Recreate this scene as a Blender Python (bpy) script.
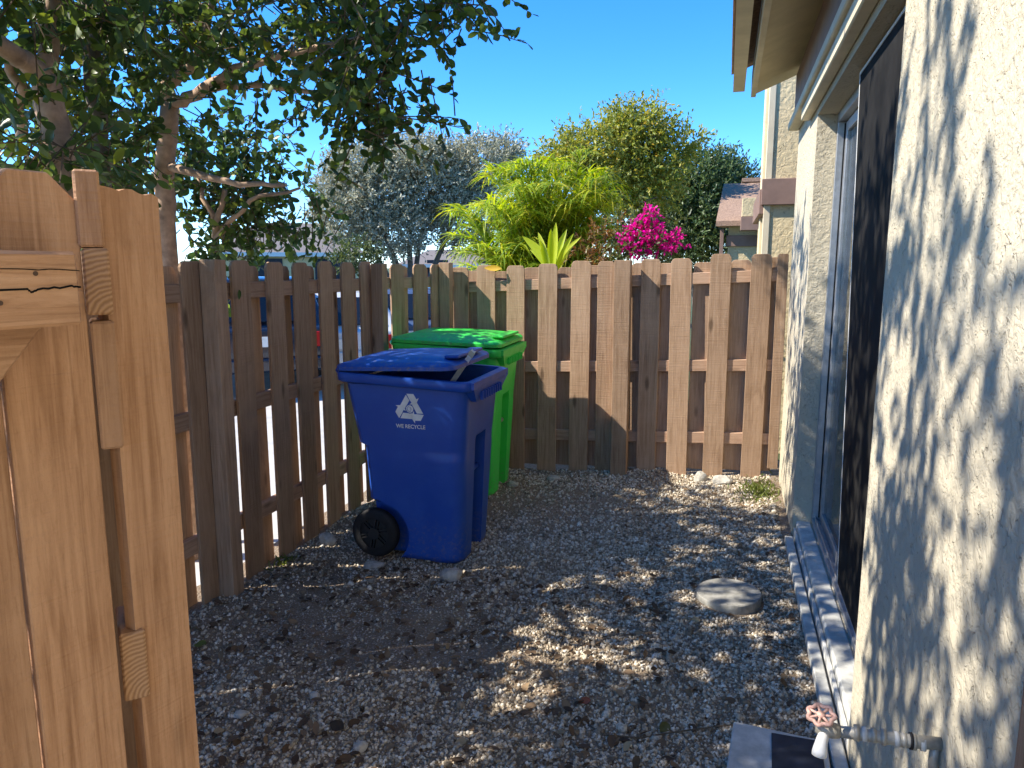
import bpy, bmesh, math, random
import numpy as np
from mathutils import Vector, Matrix
R = math.radians
random.seed(7); rng = np.random.default_rng(7)
for o in list(bpy.data.objects): bpy.data.objects.remove(o)
S = bpy.context.scene; COL = S.collection

# ------------------------------------------------------------------ camera, sky, sun, exposure
F_PX = 740.0; CAM_H = 1.6; YAW = R(16.0); PITCH = math.atan(118/740)
cd = bpy.data.cameras.new('camera'); cam = bpy.data.objects.new('camera', cd); COL.objects.link(cam)
cd.sensor_width = 36; cd.lens = 36*F_PX/1024; cd.clip_start = .02; cd.clip_end = 1500
fw = Vector((-math.sin(YAW)*math.cos(PITCH), math.cos(YAW)*math.cos(PITCH), -math.sin(PITCH)))
cam.location = (0, 0, CAM_H); cam.rotation_euler = fw.to_track_quat('-Z', 'Y').to_euler(); S.camera = cam
SUNDIR = Vector((1, .40, -.98)).normalized()             # the way the light travels
el = math.asin(-SUNDIR.z); az = math.atan2(-SUNDIR.x, -SUNDIR.y)
W = bpy.data.worlds.new('World'); S.world = W; W.use_nodes = True
wn = W.node_tree.nodes; sky = wn.new('ShaderNodeTexSky'); sky.sky_type = 'NISHITA'; sky.sun_disc = False
sky.sun_elevation = el; sky.sun_rotation = az; sky.air_density = .65; sky.dust_density = 0; sky.ozone_density = 5.5
hs = wn.new('ShaderNodeHueSaturation'); hs.inputs['Saturation'].default_value = 1.24; hs.inputs['Hue'].default_value = .503
W.node_tree.links.new(sky.outputs[0], hs.inputs['Color']); W.node_tree.links.new(hs.outputs[0], wn['Background'].inputs[0]); wn['Background'].inputs[1].default_value = .15
sl = bpy.data.lights.new('sun', 'SUN'); sl.energy = 3.5; sl.angle = R(.53); sl.color = (1, .94, .84)
so = bpy.data.objects.new('sun', sl); COL.objects.link(so); so.rotation_euler = SUNDIR.to_track_quat('-Z', 'Y').to_euler()
S.view_settings.view_transform = 'Standard'; S.view_settings.look = 'None'
S.view_settings.exposure = 1.5; S.view_settings.gamma = 1
S.cycles.max_bounces = 8; S.cycles.diffuse_bounces = 4; S.cycles.transparent_max_bounces = 12
S.cycles.use_denoising = True

# ------------------------------------------------------------------ helpers
fwn = np.array(fw); rtn = np.array([math.cos(YAW), math.sin(YAW), 0]); upn = np.cross(rtn, fwn); CN = np.array([0, 0, CAM_H])
def ray(px, py): return fwn*F_PX + rtn*(px-512) + upn*(384-py)
def on_y(px, py, Y): d = ray(px, py); return Vector(CN + d*Y/d[1])
def on_x(px, py, X): d = ray(px, py); return Vector(CN + d*X/d[0])
def at_dist(px, py, r):                                # horizontal range r along the ray
    d = ray(px, py); return Vector(CN + d*r/math.hypot(d[0], d[1]))
def on_pl(px, py, P, n):
    d = ray(px, py); P = np.array(P); n = np.array(n); return Vector(CN + d*((P-CN)@n)/(d@n))
def gz(x): return .045*(min(max(x, -3.0), .4)-.4)
def tag(o, label=None, cat=None, group=None, kind=None):
    if label: o['label'] = label
    if cat: o['category'] = cat
    if group: o['group'] = group
    if kind: o['kind'] = kind
    return o
def thing(name, label, cat, loc=(0, 0, 0), rz=0, group=None):
    o = bpy.data.objects.new(name, None); COL.objects.link(o); o.location = loc; o.rotation_euler = (0, 0, rz)
    o.empty_display_size = .1
    return tag(o, label, cat, group)
def link(name, me, m, parent=None, smooth=False):
    if m is not None:
        for x in (m if isinstance(m, (list, tuple)) else [m]): me.materials.append(x)
    if smooth: me.polygons.foreach_set('use_smooth', np.ones(len(me.polygons), bool))
    o = bpy.data.objects.new(name, me); COL.objects.link(o)
    if parent: o.parent = parent
    return o
def mesh(name, v, f, m, parent=None, smooth=False):
    me = bpy.data.meshes.new(name); me.from_pydata([tuple(x) for x in v], [], f); me.update()
    return link(name, me, m, parent, smooth)
def bobj(name, bm, m, parent=None, smooth=False):
    bmesh.ops.recalc_face_normals(bm, faces=bm.faces)
    me = bpy.data.meshes.new(name); bm.to_mesh(me); bm.free(); return link(name, me, m, parent, smooth)
def bevel(bm, w, seg=1):
    if w > 0: bmesh.ops.bevel(bm, geom=list(bm.edges), offset=w, segments=seg, affect='EDGES', profile=.5)
def add_box(bm, lo, hi, M=None):
    vs = [bm.verts.new((x, y, z)) for x in (lo[0], hi[0]) for y in (lo[1], hi[1]) for z in (lo[2], hi[2])]
    if M is not None:
        for v in vs: v.co = M @ v.co
    for q in ((0, 1, 3, 2), (4, 6, 7, 5), (0, 4, 5, 1), (2, 3, 7, 6), (0, 2, 6, 4), (1, 5, 7, 3)): bm.faces.new([vs[i] for i in q])
def box(name, lo, hi, m, parent=None, b=.003, M=None):
    bm = bmesh.new(); add_box(bm, lo, hi, M); bmesh.ops.recalc_face_normals(bm, faces=bm.faces); bevel(bm, b); return bobj(name, bm, m, parent)
def prism(bm, pts, ext):                               # polygon (3D points) pushed along ext
    e = Vector(ext); a = [bm.verts.new(p) for p in pts]; b = [bm.verts.new(Vector(p)+e) for p in pts]; n = len(pts)
    bm.faces.new(a); bm.faces.new(b[::-1])
    for i in range(n): bm.faces.new((a[i], a[(i+1) % n], b[(i+1) % n], b[i]))
def add_tube(bm, pts, rad, n=8, caps=True):
    pts = [Vector(p) for p in pts]; rad = rad if isinstance(rad, (list, tuple)) else [rad]*len(pts); rings = []
    up = None
    for i, p in enumerate(pts):
        t = (pts[min(i+1, len(pts)-1)]-pts[max(i-1, 0)]).normalized()
        if up is None: up = t.orthogonal().normalized()
        up = (up - t*up.dot(t)).normalized(); s = t.cross(up)
        rings.append([bm.verts.new(p + (up*math.cos(2*math.pi*k/n)+s*math.sin(2*math.pi*k/n))*rad[i]) for k in range(n)])
    for a, b in zip(rings, rings[1:]):
        for k in range(n): bm.faces.new((a[k], a[(k+1) % n], b[(k+1) % n], b[k]))
    if caps: bm.faces.new(rings[0][::-1]); bm.faces.new(rings[-1])
def wobble(pts, k, amp):                               # resample a polyline with gentle bends
    out = []; pts = [Vector(p) for p in pts]
    for a, b in zip(pts, pts[1:]):
        for i in range(k): out.append(a.lerp(b, i/k) + Vector(rng.normal(0, amp, 3))*(1 if i else .2))
    return out + [pts[-1]]

# ------------------------------------------------------------------ materials
class NT:
    def __init__(s, name):
        s.m = bpy.data.materials.new(name); s.m.use_nodes = True; s.t = s.m.node_tree; s.b = s.t.nodes['Principled BSDF']; s.out = s.t.nodes['Material Output']
    def n(s, typ, **k):
        o = s.t.nodes.new(typ)
        for a, v in k.items():
            if a.startswith('i_'): o.inputs[a[2:].replace('_', ' ')].default_value = v
            else: setattr(o, a, v)
        return o
    def l(s, a, b): s.t.links.new(a, b)
    def coord(s, scale=(1, 1, 1), kind='Object', rnd=False):
        c = s.n('ShaderNodeTexCoord'); mp = s.n('ShaderNodeMapping'); mp.inputs['Scale'].default_value = scale; s.l(c.outputs[kind], mp.inputs[0])
        if rnd:
            oi = s.n('ShaderNodeObjectInfo'); vm = s.n('ShaderNodeVectorMath', operation='SCALE'); vm.inputs[0].default_value = (17, 31, 53)
            s.l(oi.outputs['Random'], vm.inputs['Scale']); s.l(vm.outputs[0], mp.inputs['Location'])
        return mp.outputs[0]
    def noise(s, vec, scale, detail=4, rough=.55, dist=0):
        o = s.n('ShaderNodeTexNoise', i_Scale=scale, i_Detail=detail, i_Roughness=rough, i_Distortion=dist); s.l(vec, o.inputs['Vector']); return o.outputs['Fac']
    def ramp(s, fac, stops, interp='LINEAR'):
        o = s.n('ShaderNodeValToRGB'); e = o.color_ramp.elements; o.color_ramp.interpolation = interp
        while len(e) < len(stops): e.new(.5)
        for x, (p, c) in zip(e, stops): x.position = p; x.color = (*c, 1) if len(c) == 3 else c
        s.l(fac, o.inputs[0]); return o.outputs[0]
    def mix(s, a, b, fac, mode='MIX'):
        o = s.n('ShaderNodeMix', data_type='RGBA', blend_type=mode)
        for v, i in ((fac, 0), (a, 6), (b, 7)):
            if hasattr(v, 'links'): s.l(v, o.inputs[i])
            else: o.inputs[i].default_value = v if not isinstance(v, tuple) else (*v, 1)
        return o.outputs[2]
    def math(s, op, a, b=0.0):
        o = s.n('ShaderNodeMath', operation=op)
        for v, i in ((a, 0), (b, 1)):
            if hasattr(v, 'links'): s.l(v, o.inputs[i])
            else: o.inputs[i].default_value = v
        return o.outputs[0]
    def bump(s, h, strength=.5, dist=.01):
        o = s.n('ShaderNodeBump', i_Strength=strength, i_Distance=dist); s.l(h, o.inputs['Height']); s.l(o.outputs[0], s.b.inputs['Normal']); return o
    def base(s, c):
        if hasattr(c, 'links'): s.l(c, s.b.inputs['Base Color'])
        else: s.b.inputs['Base Color'].default_value = (*c, 1)
    def set(s, **k):
        for a, v in k.items(): s.b.inputs[a.replace('_', ' ')].default_value = v
        return s

def wood(name, dark, mid, lite, saw=.5, axis=2):
    """grain runs along the object's axis; rough saw lines across it; each board differs"""
    t = NT(name); sc = [24, 24, 24]; sc[axis] = 1.1
    v = t.coord(tuple(sc), rnd=True); g = t.noise(v, 2.2, 7, .62, .9)
    v2 = t.coord((3, 3, 3), rnd=True); blot = t.noise(v2, 1.1, 3)
    sc3 = [60, 60, 60]; sc3[axis] = 2; fib = t.noise(t.coord(tuple(sc3), rnd=True), 3, 3)
    sc4 = [2, 2, 2]; sc4[axis] = 110; sawn = t.noise(t.coord(tuple(sc4), rnd=True), 1.6, 2)
    c = t.ramp(g, [(.28, dark), (.5, mid), (.72, lite)])
    c = t.mix(c, t.mix(c, dark, .55), t.ramp(fib, [(.56, (0, 0, 0)), (.68, (1, 1, 1))]))
    c = t.mix(c, t.mix(c, lite, .5), t.ramp(blot, [(.45, (0, 0, 0)), (.7, (1, 1, 1))]))
    spk = t.noise(t.coord(tuple(190 if i_ != axis else 32 for i_ in range(3)), rnd=True), 1, 4, .75); c = t.mix(c, t.mix(c, dark, .7), t.ramp(spk, [(.52, (0, 0, 0)), (.72, (.5,)*3)]))
    smu = t.noise(t.coord((5, 5, 2.2), rnd=True), 1.0, 5, .65, .8); c = t.mix(c, t.mix(c, dark, .8), t.ramp(smu, [(.56, (0, 0, 0)), (.72, (.7,)*3)]))
    # knots
    sck = [7, 7, 7]; sck[axis] = 2.2
    vo = t.n('ShaderNodeTexVoronoi', i_Scale=1.0); t.l(t.coord(tuple(sck), rnd=True), vo.inputs['Vector'])
    c = t.mix(c, tuple(x*.45 for x in dark), t.ramp(vo.outputs['Distance'], [(.07, (.8,)*3), (.16, (0, 0, 0))]))
    oi = t.n('ShaderNodeObjectInfo'); h = t.n('ShaderNodeHueSaturation'); t.l(c, h.inputs['Color'])
    t.l(t.math('ADD', t.math('MULTIPLY', oi.outputs['Random'], .34), .83), h.inputs['Value'])
    t.base(h.outputs[0]); t.set(Roughness=.82); t.b.inputs['Specular IOR Level'].default_value = .25
    hh = t.math('ADD', t.math('ADD', t.math('MULTIPLY', g, .5), t.math('MULTIPLY', fib, .4)), t.math('MULTIPLY', sawn, saw)); hh = t.math('ADD', hh, t.math('MULTIPLY', spk, .5))
    t.bump(hh, .55, .004)
    return t.m
M_FENCE = wood('fence_wood', (.25, .152, .088), (.39, .248, .15), (.485, .325, .21), .9)
M_RAIL = wood('fence_rail_wood', (.26, .155, .093), (.40, .25, .157), (.49, .325, .22), .3, 0)
M_RAILY = wood('fence_rail_wood_y', (.26, .155, .093), (.40, .25, .157), (.49, .325, .22), .3, 1)
M_GATE = wood('gate_wood', (.26, .128, .062), (.45, .248, .135), (.57, .34, .2), 1.0)
M_GATEY = wood('gate_rail_wood', (.26, .128, .062), (.47, .262, .142), (.57, .34, .2), .4, 0)
def endgrain():
    t = NT('end_grain_wood'); v = t.coord((1, 1, 1)); v.node.inputs['Location'].default_value = (0, .02, .05); w = t.n('ShaderNodeTexWave', wave_type='RINGS', rings_direction='X', i_Scale=48, i_Distortion=3.2, i_Detail=4)
    w.inputs['Detail Scale'].default_value = 1.2
    t.l(v, w.inputs[0]); t.base(t.ramp(w.outputs['Fac'], [(0, (.30, .16, .075)), (.6, (.42, .235, .12)), (1, (.48, .28, .15))])); t.set(Roughness=.9); t.bump(w.outputs['Fac'], .4, .002); return t.m
M_END = endgrain()
def stucco(name, col, scale=1.0, strength=1.0):
    t = NT(name); v = t.coord((1, 1, 1)); n1 = t.noise(v, 34*scale, 5, .6, .6); n2 = t.noise(v, 120*scale, 3)
    vo = t.n('ShaderNodeTexVoronoi', feature='SMOOTH_F1', i_Scale=26*scale); t.l(v, vo.inputs['Vector'])
    k = t.ramp(n1, [(.38, (0, 0, 0)), (.56, (.75,)*3), (.8, (1, 1, 1))])
    pits = t.ramp(t.noise(t.coord((1.6, 1, 1)), 46*scale, 2, .5, 1.6), [(.30, (1, 1, 1)), (.36, (0, 0, 0))])
    big = t.noise(v, 1.3, 4)
    c = t.mix(col, tuple(x*.84 for x in col), t.ramp(big, [(.4, (0, 0, 0)), (.75, (1, 1, 1))]))
    c = t.mix(c, tuple(x*.42 for x in col), t.math('MULTIPLY', pits, .55))
    stn = t.ramp(t.noise(t.coord((1, 5, .7)), 1.6, 5, .7, .6), [(.58, (0, 0, 0)), (.75, (1, 1, 1))]); c = t.mix(c, tuple(x*y for x, y in zip(col, (.62, .58, .55))), t.math('MULTIPLY', stn, .4))
    t.base(c); t.set(Roughness=.9); t.b.inputs['Specular IOR Level'].default_value = .2
    h = t.math('SUBTRACT', t.math('ADD', k, t.math('MULTIPLY', n2, .35)), t.math('MULTIPLY', pits, 1.2))
    t.bump(h, .75*strength, .006); return t.m
M_STUC = stucco('stucco', (.56, .495, .365), 1, .85); M_STUCW = stucco('stucco_wing', (.68, .54, .31), .55, 1.0)
def plain(name, col, rough=.6, spec=.3, nscale=0, namt=.25, bump=0, metal=0):
    t = NT(name); t.set(Roughness=rough, Metallic=metal); t.b.inputs['Specular IOR Level'].default_value = spec
    if nscale:
        f = t.noise(t.coord((1, 1, 1)), nscale, 6, .6); t.base(t.mix(tuple(x*(1-namt) for x in col), tuple(min(1, x*(1+namt)) for x in col), t.ramp(f, [(.3, (0, 0, 0)), (.7, (1, 1, 1))])))
        if bump: t.bump(f, bump, .004)
    else: t.base(col)
    return t.m
M_TRIM = plain('cream_trim', (.62, .53, .36), .6, .3, 5, .12, .1); M_BROWN = plain('brown_trim', (.235, .15, .115), .65, .3, 6, .15, .1)
M_SOFFIT = plain('soffit_paint', (.6, .5, .3), .7, .2, 4, .14, .1)
M_CONC = plain('concrete', (.5, .49, .45), .9, .2, 14, .3, .4); M_CONCL = plain('sill_concrete', (.5, .49, .44), .85, .2, 18, .28, .4)
M_ALU = plain('aluminium', (.42, .43, .44), .42, .5, 30, .12, 0, .75); M_WHITE = plain('white_plastic', (.75, .74, .7), .5, .4, 20, .12)
M_BLACKP = plain('black_panel', (.02, .019, .018), .8, .05, 7, .35, .1)
M_RUBBER = plain('black_rubber', (.012, .012, .013), .65, .3, 60, .3, .1); M_DARK = plain('dark_void', (.01, .01, .01), .9, .1)
M_BACKING = plain('pale_backing', (.34, .4, .38), .8, .2, 4, .12)
M_DRIVE = plain('pale_concrete', (.46, .44, .4), .9, .2, 3, .15, .3); M_ASPH = plain('asphalt', (.06, .06, .062), .9, .2, 30, .3, .3)
M_ROOFT = plain('roof_shingle', (.3, .2, .14), .9, .15, 40, .4, .8); M_ROOFG = plain('grey_roof', (.2, .175, .16), .9, .15, 30, .25, .5)
M_ROCK = plain('limestone', (.42, .39, .33), .9, .2, 25, .35, .8); M_STONE = plain('stepping_stone', (.29, .275, .235), .92, .2, 30, .35, .5)
M_BRASS = plain('dull_brass_pipe', (.36, .33, .27), .5, .4, 40, .3, .2, .3); M_CORAL = plain('coral_handle', (.55, .33, .26), .6, .3, 60, .4, .3)
M_RUST = plain('rusty_steel', (.1, .06, .04), .8, .3); M_NAVY = plain('dark_sheet', (.018, .022, .034), .55, .4, 12, .6, .2)
def plastic(name, col, worn):
    t = NT(name); v = t.coord((1, 1, 1)); f = t.noise(v, 6, 6, .65); sc = t.noise(t.coord((40, 40, 5)), 3, 4, .7)
    c = t.mix(col, worn, t.math('MULTIPLY', t.ramp(f, [(.45, (0, 0, 0)), (.8, (1, 1, 1))]), .35))
    c = t.mix(c, worn, t.math('MULTIPLY', t.ramp(sc, [(.64, (0, 0, 0)), (.74, (1, 1, 1))]), .28))
    # splashed dirt low down on the shell
    sep = t.n('ShaderNodeSeparateXYZ'); tc = t.n('ShaderNodeTexCoord'); t.l(tc.outputs['Object'], sep.inputs[0])
    lo = t.n('ShaderNodeMapRange'); t.l(sep.outputs['Z'], lo.inputs[0]); lo.inputs[1].default_value = 0; lo.inputs[2].default_value = .3; lo.inputs[3].default_value = 1; lo.inputs[4].default_value = 0
    d = t.math('MULTIPLY', lo.outputs[0], t.ramp(t.noise(v, 45, 4, .7), [(.5, (0, 0, 0)), (.66, (1, 1, 1))]))
    c = t.mix(c, (.2, .17, .13), t.math('MULTIPLY', d, .5))
    t.base(c); t.l(t.ramp(f, [(.3, (.3,)*3), (.7, (.5,)*3)]), t.b.inputs['Roughness']); t.b.inputs['Specular IOR Level'].default_value = .45
    t.bump(t.noise(v, 240, 2), .08, .002); return t.m
M_BLUE = plastic('blue_plastic', (.012, .068, .36), (.05, .15, .48)); M_GREEN = plastic('green_plastic', (.045, .66, .07), (.1, .7, .15))
def leafm(name, cols, trans=.35, rough=.42, spec=.5):
    t = NT(name); g = t.n('ShaderNodeNewGeometry'); c = t.ramp(g.outputs['Random Per Island'], cols)
    t.base(c); t.set(Roughness=rough); t.b.inputs['Specular IOR Level'].default_value = spec
    tr = t.n('ShaderNodeBsdfTranslucent'); h = t.n('ShaderNodeHueSaturation', i_Value=1.8, i_Saturation=1.1, i_Hue=.485); t.l(c, h.inputs['Color']); t.l(h.outputs[0], tr.inputs['Color'])
    mx = t.n('ShaderNodeMixShader', i_Fac=trans); t.l(t.b.outputs[0], mx.inputs[1]); t.l(tr.outputs[0], mx.inputs[2]); t.l(mx.outputs[0], t.out.inputs['Surface']); return t.m
M_BARK = plain('bark', (.42, .29, .2), .9, .2, 16, .35, .8); M_TWIG = plain('twig_bark', (.13, .095, .06), .9, .2)
M_BARKG = plain('grey_bark', (.16, .14, .115), .9, .2, 12, .4, .8)
M_GLASS = NT('window_glass')
def glassm():
    t = M_GLASS; fr = t.n('ShaderNodeFresnel', i_IOR=1.52); gl = t.n('ShaderNodeBsdfGlossy', i_Roughness=.02); tp = t.n('ShaderNodeBsdfTransparent'); tp.inputs[0].default_value = (.72, .8, .78, 1)
    mx = t.n('ShaderNodeMixShader'); t.l(t.math('ADD', fr.outputs[0], .04), mx.inputs[0]); t.l(tp.outputs[0], mx.inputs[1]); t.l(gl.outputs[0], mx.inputs[2]); t.l(mx.outputs[0], t.out.inputs['Surface']); return t.m
M_GLASS = glassm()

# ------------------------------------------------------------------ ground
def ground_mat():
    t = NT('gravel_dirt'); v = t.coord((1, 1, 1)); big = t.noise(v, 1.1, 4, .6); st = t.n('ShaderNodeTexVoronoi', i_Scale=95, i_Randomness=1); t.l(v, st.inputs['Vector'])
    fine = t.noise(v, 160, 4, .7); dirt = t.mix((.16, .115, .075), (.36, .275, .185), fine)
    sep = t.n('ShaderNodeSeparateColor'); t.l(st.outputs['Color'], sep.inputs[0])
    stone = t.ramp(sep.outputs[0], [(0, (.22, .17, .13)), (.5, (.46, .39, .31)), (1, (.7, .64, .55))])
    cover = t.math('MULTIPLY', t.ramp(sep.outputs[1], [(.3, (0, 0, 0)), (.45, (1, 1, 1))]), t.ramp(st.outputs['Distance'], [(.35, (1, 1, 1)), (.5, (0, 0, 0))]))
    t.base(t.mix(dirt, stone, t.math('MULTIPLY', cover, t.ramp(big, [(.4, (.25,)*3), (.6, (1, 1, 1))])))); t.set(Roughness=.95); t.b.inputs['Specular IOR Level'].default_value = .15
    t.bump(t.math('ADD', fine, t.math('MULTIPLY', st.outputs['Distance'], -1.3)), .8, .008); return t.m
M_GROUND = ground_mat()
GN = rng.uniform(0, 6.28, (14, 3)); GK = rng.normal(0, 1, (14, 2)); GK = GK/np.linalg.norm(GK, axis=1)[:, None]*rng.uniform(3, 13, 14)[:, None]
def gh(x, y):                                           # the yard's height field (vectorised)
    x = np.asarray(x, float); y = np.asarray(y, float); z = .045*(np.clip(x, -3, .4)-.4); b = 0
    for k, p in zip(GK, GN): b = b + np.sin(x*k[0]+y*k[1]+p[0])*.05/np.hypot(*k)
    return z + b*np.clip((.34-x)/.3, 0, 1)*.75 - .012
nx, ny = 150, 330; xs = np.linspace(-2.7, .6, nx); ys = np.linspace(-.8, 6.4, ny); X, Y = np.meshgrid(xs, ys)
V = np.stack([X, Y, gh(X, Y)], -1).reshape(-1, 3); idx = np.arange(nx*ny).reshape(ny, nx)
Fq = np.stack([idx[:-1, :-1], idx[:-1, 1:], idx[1:, 1:], idx[1:, :-1]], -1).reshape(-1, 4)
def npmesh(name, V, Fq, m, parent=None, smooth=False):
    V = np.ascontiguousarray(V, np.float32); Fq = np.ascontiguousarray(Fq, np.int32); k = Fq.shape[1]
    me = bpy.data.meshes.new(name); me.vertices.add(len(V)); me.vertices.foreach_set('co', V.ravel()); me.loops.add(Fq.size); me.loops.foreach_set('vertex_index', Fq.ravel())
    me.polygons.add(len(Fq)); me.polygons.foreach_set('loop_start', np.arange(0, Fq.size, k, dtype=np.int32)); me.polygons.foreach_set('loop_total', np.full(len(Fq), k, np.int32)); me.update(calc_edges=True)
    me.validate(); return link(name, me, m, parent, smooth)
tag(npmesh('yard_ground', V, Fq, M_GROUND, smooth=True), 'gravel and bare dirt yard floor between fence and house', 'ground', kind='structure')
def lawn_mat():
    t = NT('lawn'); v = t.coord((1, 1, 1)); f = t.noise(v, 3, 6, .7); t.base(t.ramp(f, [(.3, (.03, .05, .012)), (.7, (.075, .1, .03))])); t.set(Roughness=.95); t.bump(t.noise(v, 80, 3), .8, .02); return t.m
mesh('ground', [(-600, -600, -.24), (600, -600, -.24), (600, 600, -.24), (-600, 600, -.24)], [(0, 1, 2, 3)], lawn_mat())['kind'] = 'structure'
mesh('driveway', [(-9, -6, -.232), (-2.75, -6, -.232), (-2.75, 12, -.232), (-9, 12, -.232)], [(0, 1, 2, 3)], M_DRIVE)['kind'] = 'structure'
mesh('road', [(-40, 13.2, -.232), (-2.2, 13.2, -.232), (-2.2, 26, -.232), (-40, 26, -.232)], [(0, 1, 2, 3)], M_ASPH)['kind'] = 'structure'

# gravel stones: one mass of small separate pebbles
ico = bmesh.new(); bmesh.ops.create_icosphere(ico, subdivisions=1, radius=1); IV = np.array([v.co for v in ico.verts]); IF = np.array([[v.index for v in f.verts] for f in ico.faces]); ico.free()
def stones(n, xr, yr, smin, smax, dens, name, label, m, lift=.25):
    x = rng.uniform(*xr, n); y = rng.uniform(*yr, n); keep = rng.uniform(0, 1, n) < dens(x, y); x, y = x[keep], y[keep]; n = len(x)
    s = np.exp(rng.uniform(math.log(smin), math.log(smax), n))*.5
    q = rng.normal(size=(n, 4)); q /= np.linalg.norm(q, axis=1)[:, None]; a, b, c, d = q.T
    Rm = np.stack([np.stack([1-2*(c*c+d*d), 2*(b*c-a*d), 2*(b*d+a*c)], -1), np.stack([2*(b*c+a*d), 1-2*(b*b+d*d), 2*(c*d-a*b)], -1), np.stack([2*(b*d-a*c), 2*(c*d+a*b), 1-2*(b*b+c*c)], -1)], 1)
    sh = np.stack([rng.uniform(.9, 1.35, n), rng.uniform(.7, 1, n), rng.uniform(.45, .8, n)], -1)*s[:, None]
    jit = rng.uniform(.78, 1.18, (n, len(IV), 1)); P = IV[None]*sh[:, None]*jit
    P = np.einsum('nij,nkj->nki', Rm, P); P[..., 0] += x[:, None]; P[..., 1] += y[:, None]; P[..., 2] += (gh(x, y)+s*lift)[:, None]
    Fq = (IF[None]+(np.arange(n)*len(IV))[:, None, None]).reshape(-1, 3)
    return tag(npmesh(name, P.reshape(-1, 3), Fq, m, smooth=True), label, 'gravel', kind='stuff')
def gravel_mat():
    t = NT('pebbles'); g = t.n('ShaderNodeNewGeometry'); c = t.ramp(g.outputs['Random Per Island'], [(0, (.18, .138, .09)), (.3, (.40, .325, .225)), (.65, (.61, .52, .385)), (.92, (.75, .675, .54)), (1, (.86, .81, .69))])
    f = t.noise(t.coord((1, 1, 1)), 120, 3); t.base(t.mix(c, t.mix(c, (.05, .04, .03), .6), t.ramp(f, [(.45, (0, 0, 0)), (.7, (1, 1, 1))]))); t.set(Roughness=.9); t.b.inputs['Specular IOR Level'].default_value = .2; return t.m
M_PEB = gravel_mat()
PN = rng.uniform(0, 6.28, 8); PK = rng.normal(0, 2.6, (8, 2))
def patch(x, y): return sum(np.sin(x*k[0]+y*k[1]+p) for k, p in zip(PK, PN))/4
def dens(x, y):
    bare = np.exp(-(((x+1.55)/.75)**2+((y-3.1)/.45)**2)) + .8*np.exp(-(((x+.9)/.8)**2+((y-2.75)/.22)**2)) + .5*np.exp(-(((x+1.0)/.8)**2+((y-5.0)/.5)**2))
    clear = ((x-.08)/.165)**2+((y-3.56)/.175)**2 > 1
    return np.clip(.72+.28*patch(x, y)+.25*np.clip(x+.6, -.4, .6)-.6*bare, .05, 1)*clear*(x < .39)
stones(82000, (-2.5, .4), (1.5, 4.2), .007, .024, dens, 'gravel', 'loose pale gravel pebbles covering the yard floor', M_PEB)
stones(700, (-2.5, .4), (1.4, 5.9), .028, .055, lambda x, y: dens(x, y)*.6, 'gravel', 'scattered larger gravel stones among the pebbles', M_PEB, .1)
stones(26000, (-2.5, .42), (4.2, 5.95), .011, .028, dens, 'gravel', 'loose gravel pebbles towards the back of the yard', M_PEB)

# ------------------------------------------------------------------ fences
def picket_bm(w, z0, z1, th=.018, clip=.03, lean=0):
    bm = bmesh.new(); h = w/2; c = min(clip, h*.8)
    pts = [(-h, 0, z0), (h, 0, z0), (h, 0, z1-c), (h-c*.45, 0, z1-c*.22), (h-c, 0, z1), (-h+c, 0, z1), (-h+c*.45, 0, z1-c*.22), (-h, 0, z1-c)]
    pts = [(x+lean*(z-z0), y, z) for x, y, z in pts]
    prism(bm, pts, (0, th, 0)); bmesh.ops.recalc_face_normals(bm, faces=bm.faces); bevel(bm, .002); return bm
def put(o, p, rz, parent):
    o.parent = parent; o.location = (Vector(p)-parent.location); o.rotation_euler = (random.gauss(0, .004), random.gauss(0, .004), rz + random.gauss(0, .012)); return o
def picket(parent, p, rz, w, z0, z1, m=None, clip=.03):
    o = bobj('picket', picket_bm(w, z0, z1, clip=clip), m or M_FENCE); return put(o, (p[0], p[1], 0), rz, parent)

# the fence along the side of the yard: runs along Y and bends a little to the back corner
lf = thing('picket_fence', 'long brown shadowbox picket fence with light showing between its boards, behind the blue bin', 'fence', (-2.5, 3.0, 0))
A0, A1, A2 = Vector((-2.545, 1.3, 0)), Vector((-2.535, 5.2, 0)), Vector((-2.29, 5.86, 0))
RZL = math.pi/2                                          # picket local x runs along +Y ; local +y points to -X (away from the yard)
def xon(Y): return A0.x+(A1.x-A0.x)*(Y-A0.y)/(A1.y-A0.y) if Y <= A1.y else A1.x+(A2.x-A1.x)*(Y-A1.y)/(A2.y-A1.y)
def yfrom(px, py=262):
    Yv = 4.0
    for _ in range(30): Yv = on_x(px, py, xon(Yv)+.018).y
    return Yv
inner = [(174, 203), (225, 247), (261, 282), (289.5, 307), (314.7, 331), (337, 352.5), (357, 371)]
spans = [(yfrom(a), yfrom(b)) for a, b in inner]
y = spans[0][0]
while y > 1.5: y -= .255; spans.insert(0, (y, y+.145))
for a, b in spans:
    ym = (a+b)/2; w = min(b-a, .16); zt = 1.628+random.gauss(0, .006)
    picket(lf, (xon(ym)+.037, ym), RZL, w, gz(-2.5)-.03+random.uniform(0, .02), zt)
for (a, b), (c, d) in zip(spans, spans[1:]):             # boards on the far side of the rails, leaving slits
    yb = (b+c)/2; picket(lf, (xon(yb)-.020, yb+.012+random.gauss(0, .004)), RZL, .172, gz(-2.5)-.02, 1.6)
a2 = math.atan2((A2-A1).y, (A2-A1).x); n2 = Vector((math.sin(a2), -math.cos(a2), 0)); u2 = (A2-A1).normalized()
for s in (.13, .365, .58):
    p = A1+u2*(s+.03) + n2*.037; picket(lf, p, a2, .145, gz(-2.5)+.02, 1.615)
for s in (.25, .48):
    p = A1+u2*s - n2*.02; picket(lf, p, a2, .13, gz(-2.5)+.03, 1.6)
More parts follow.
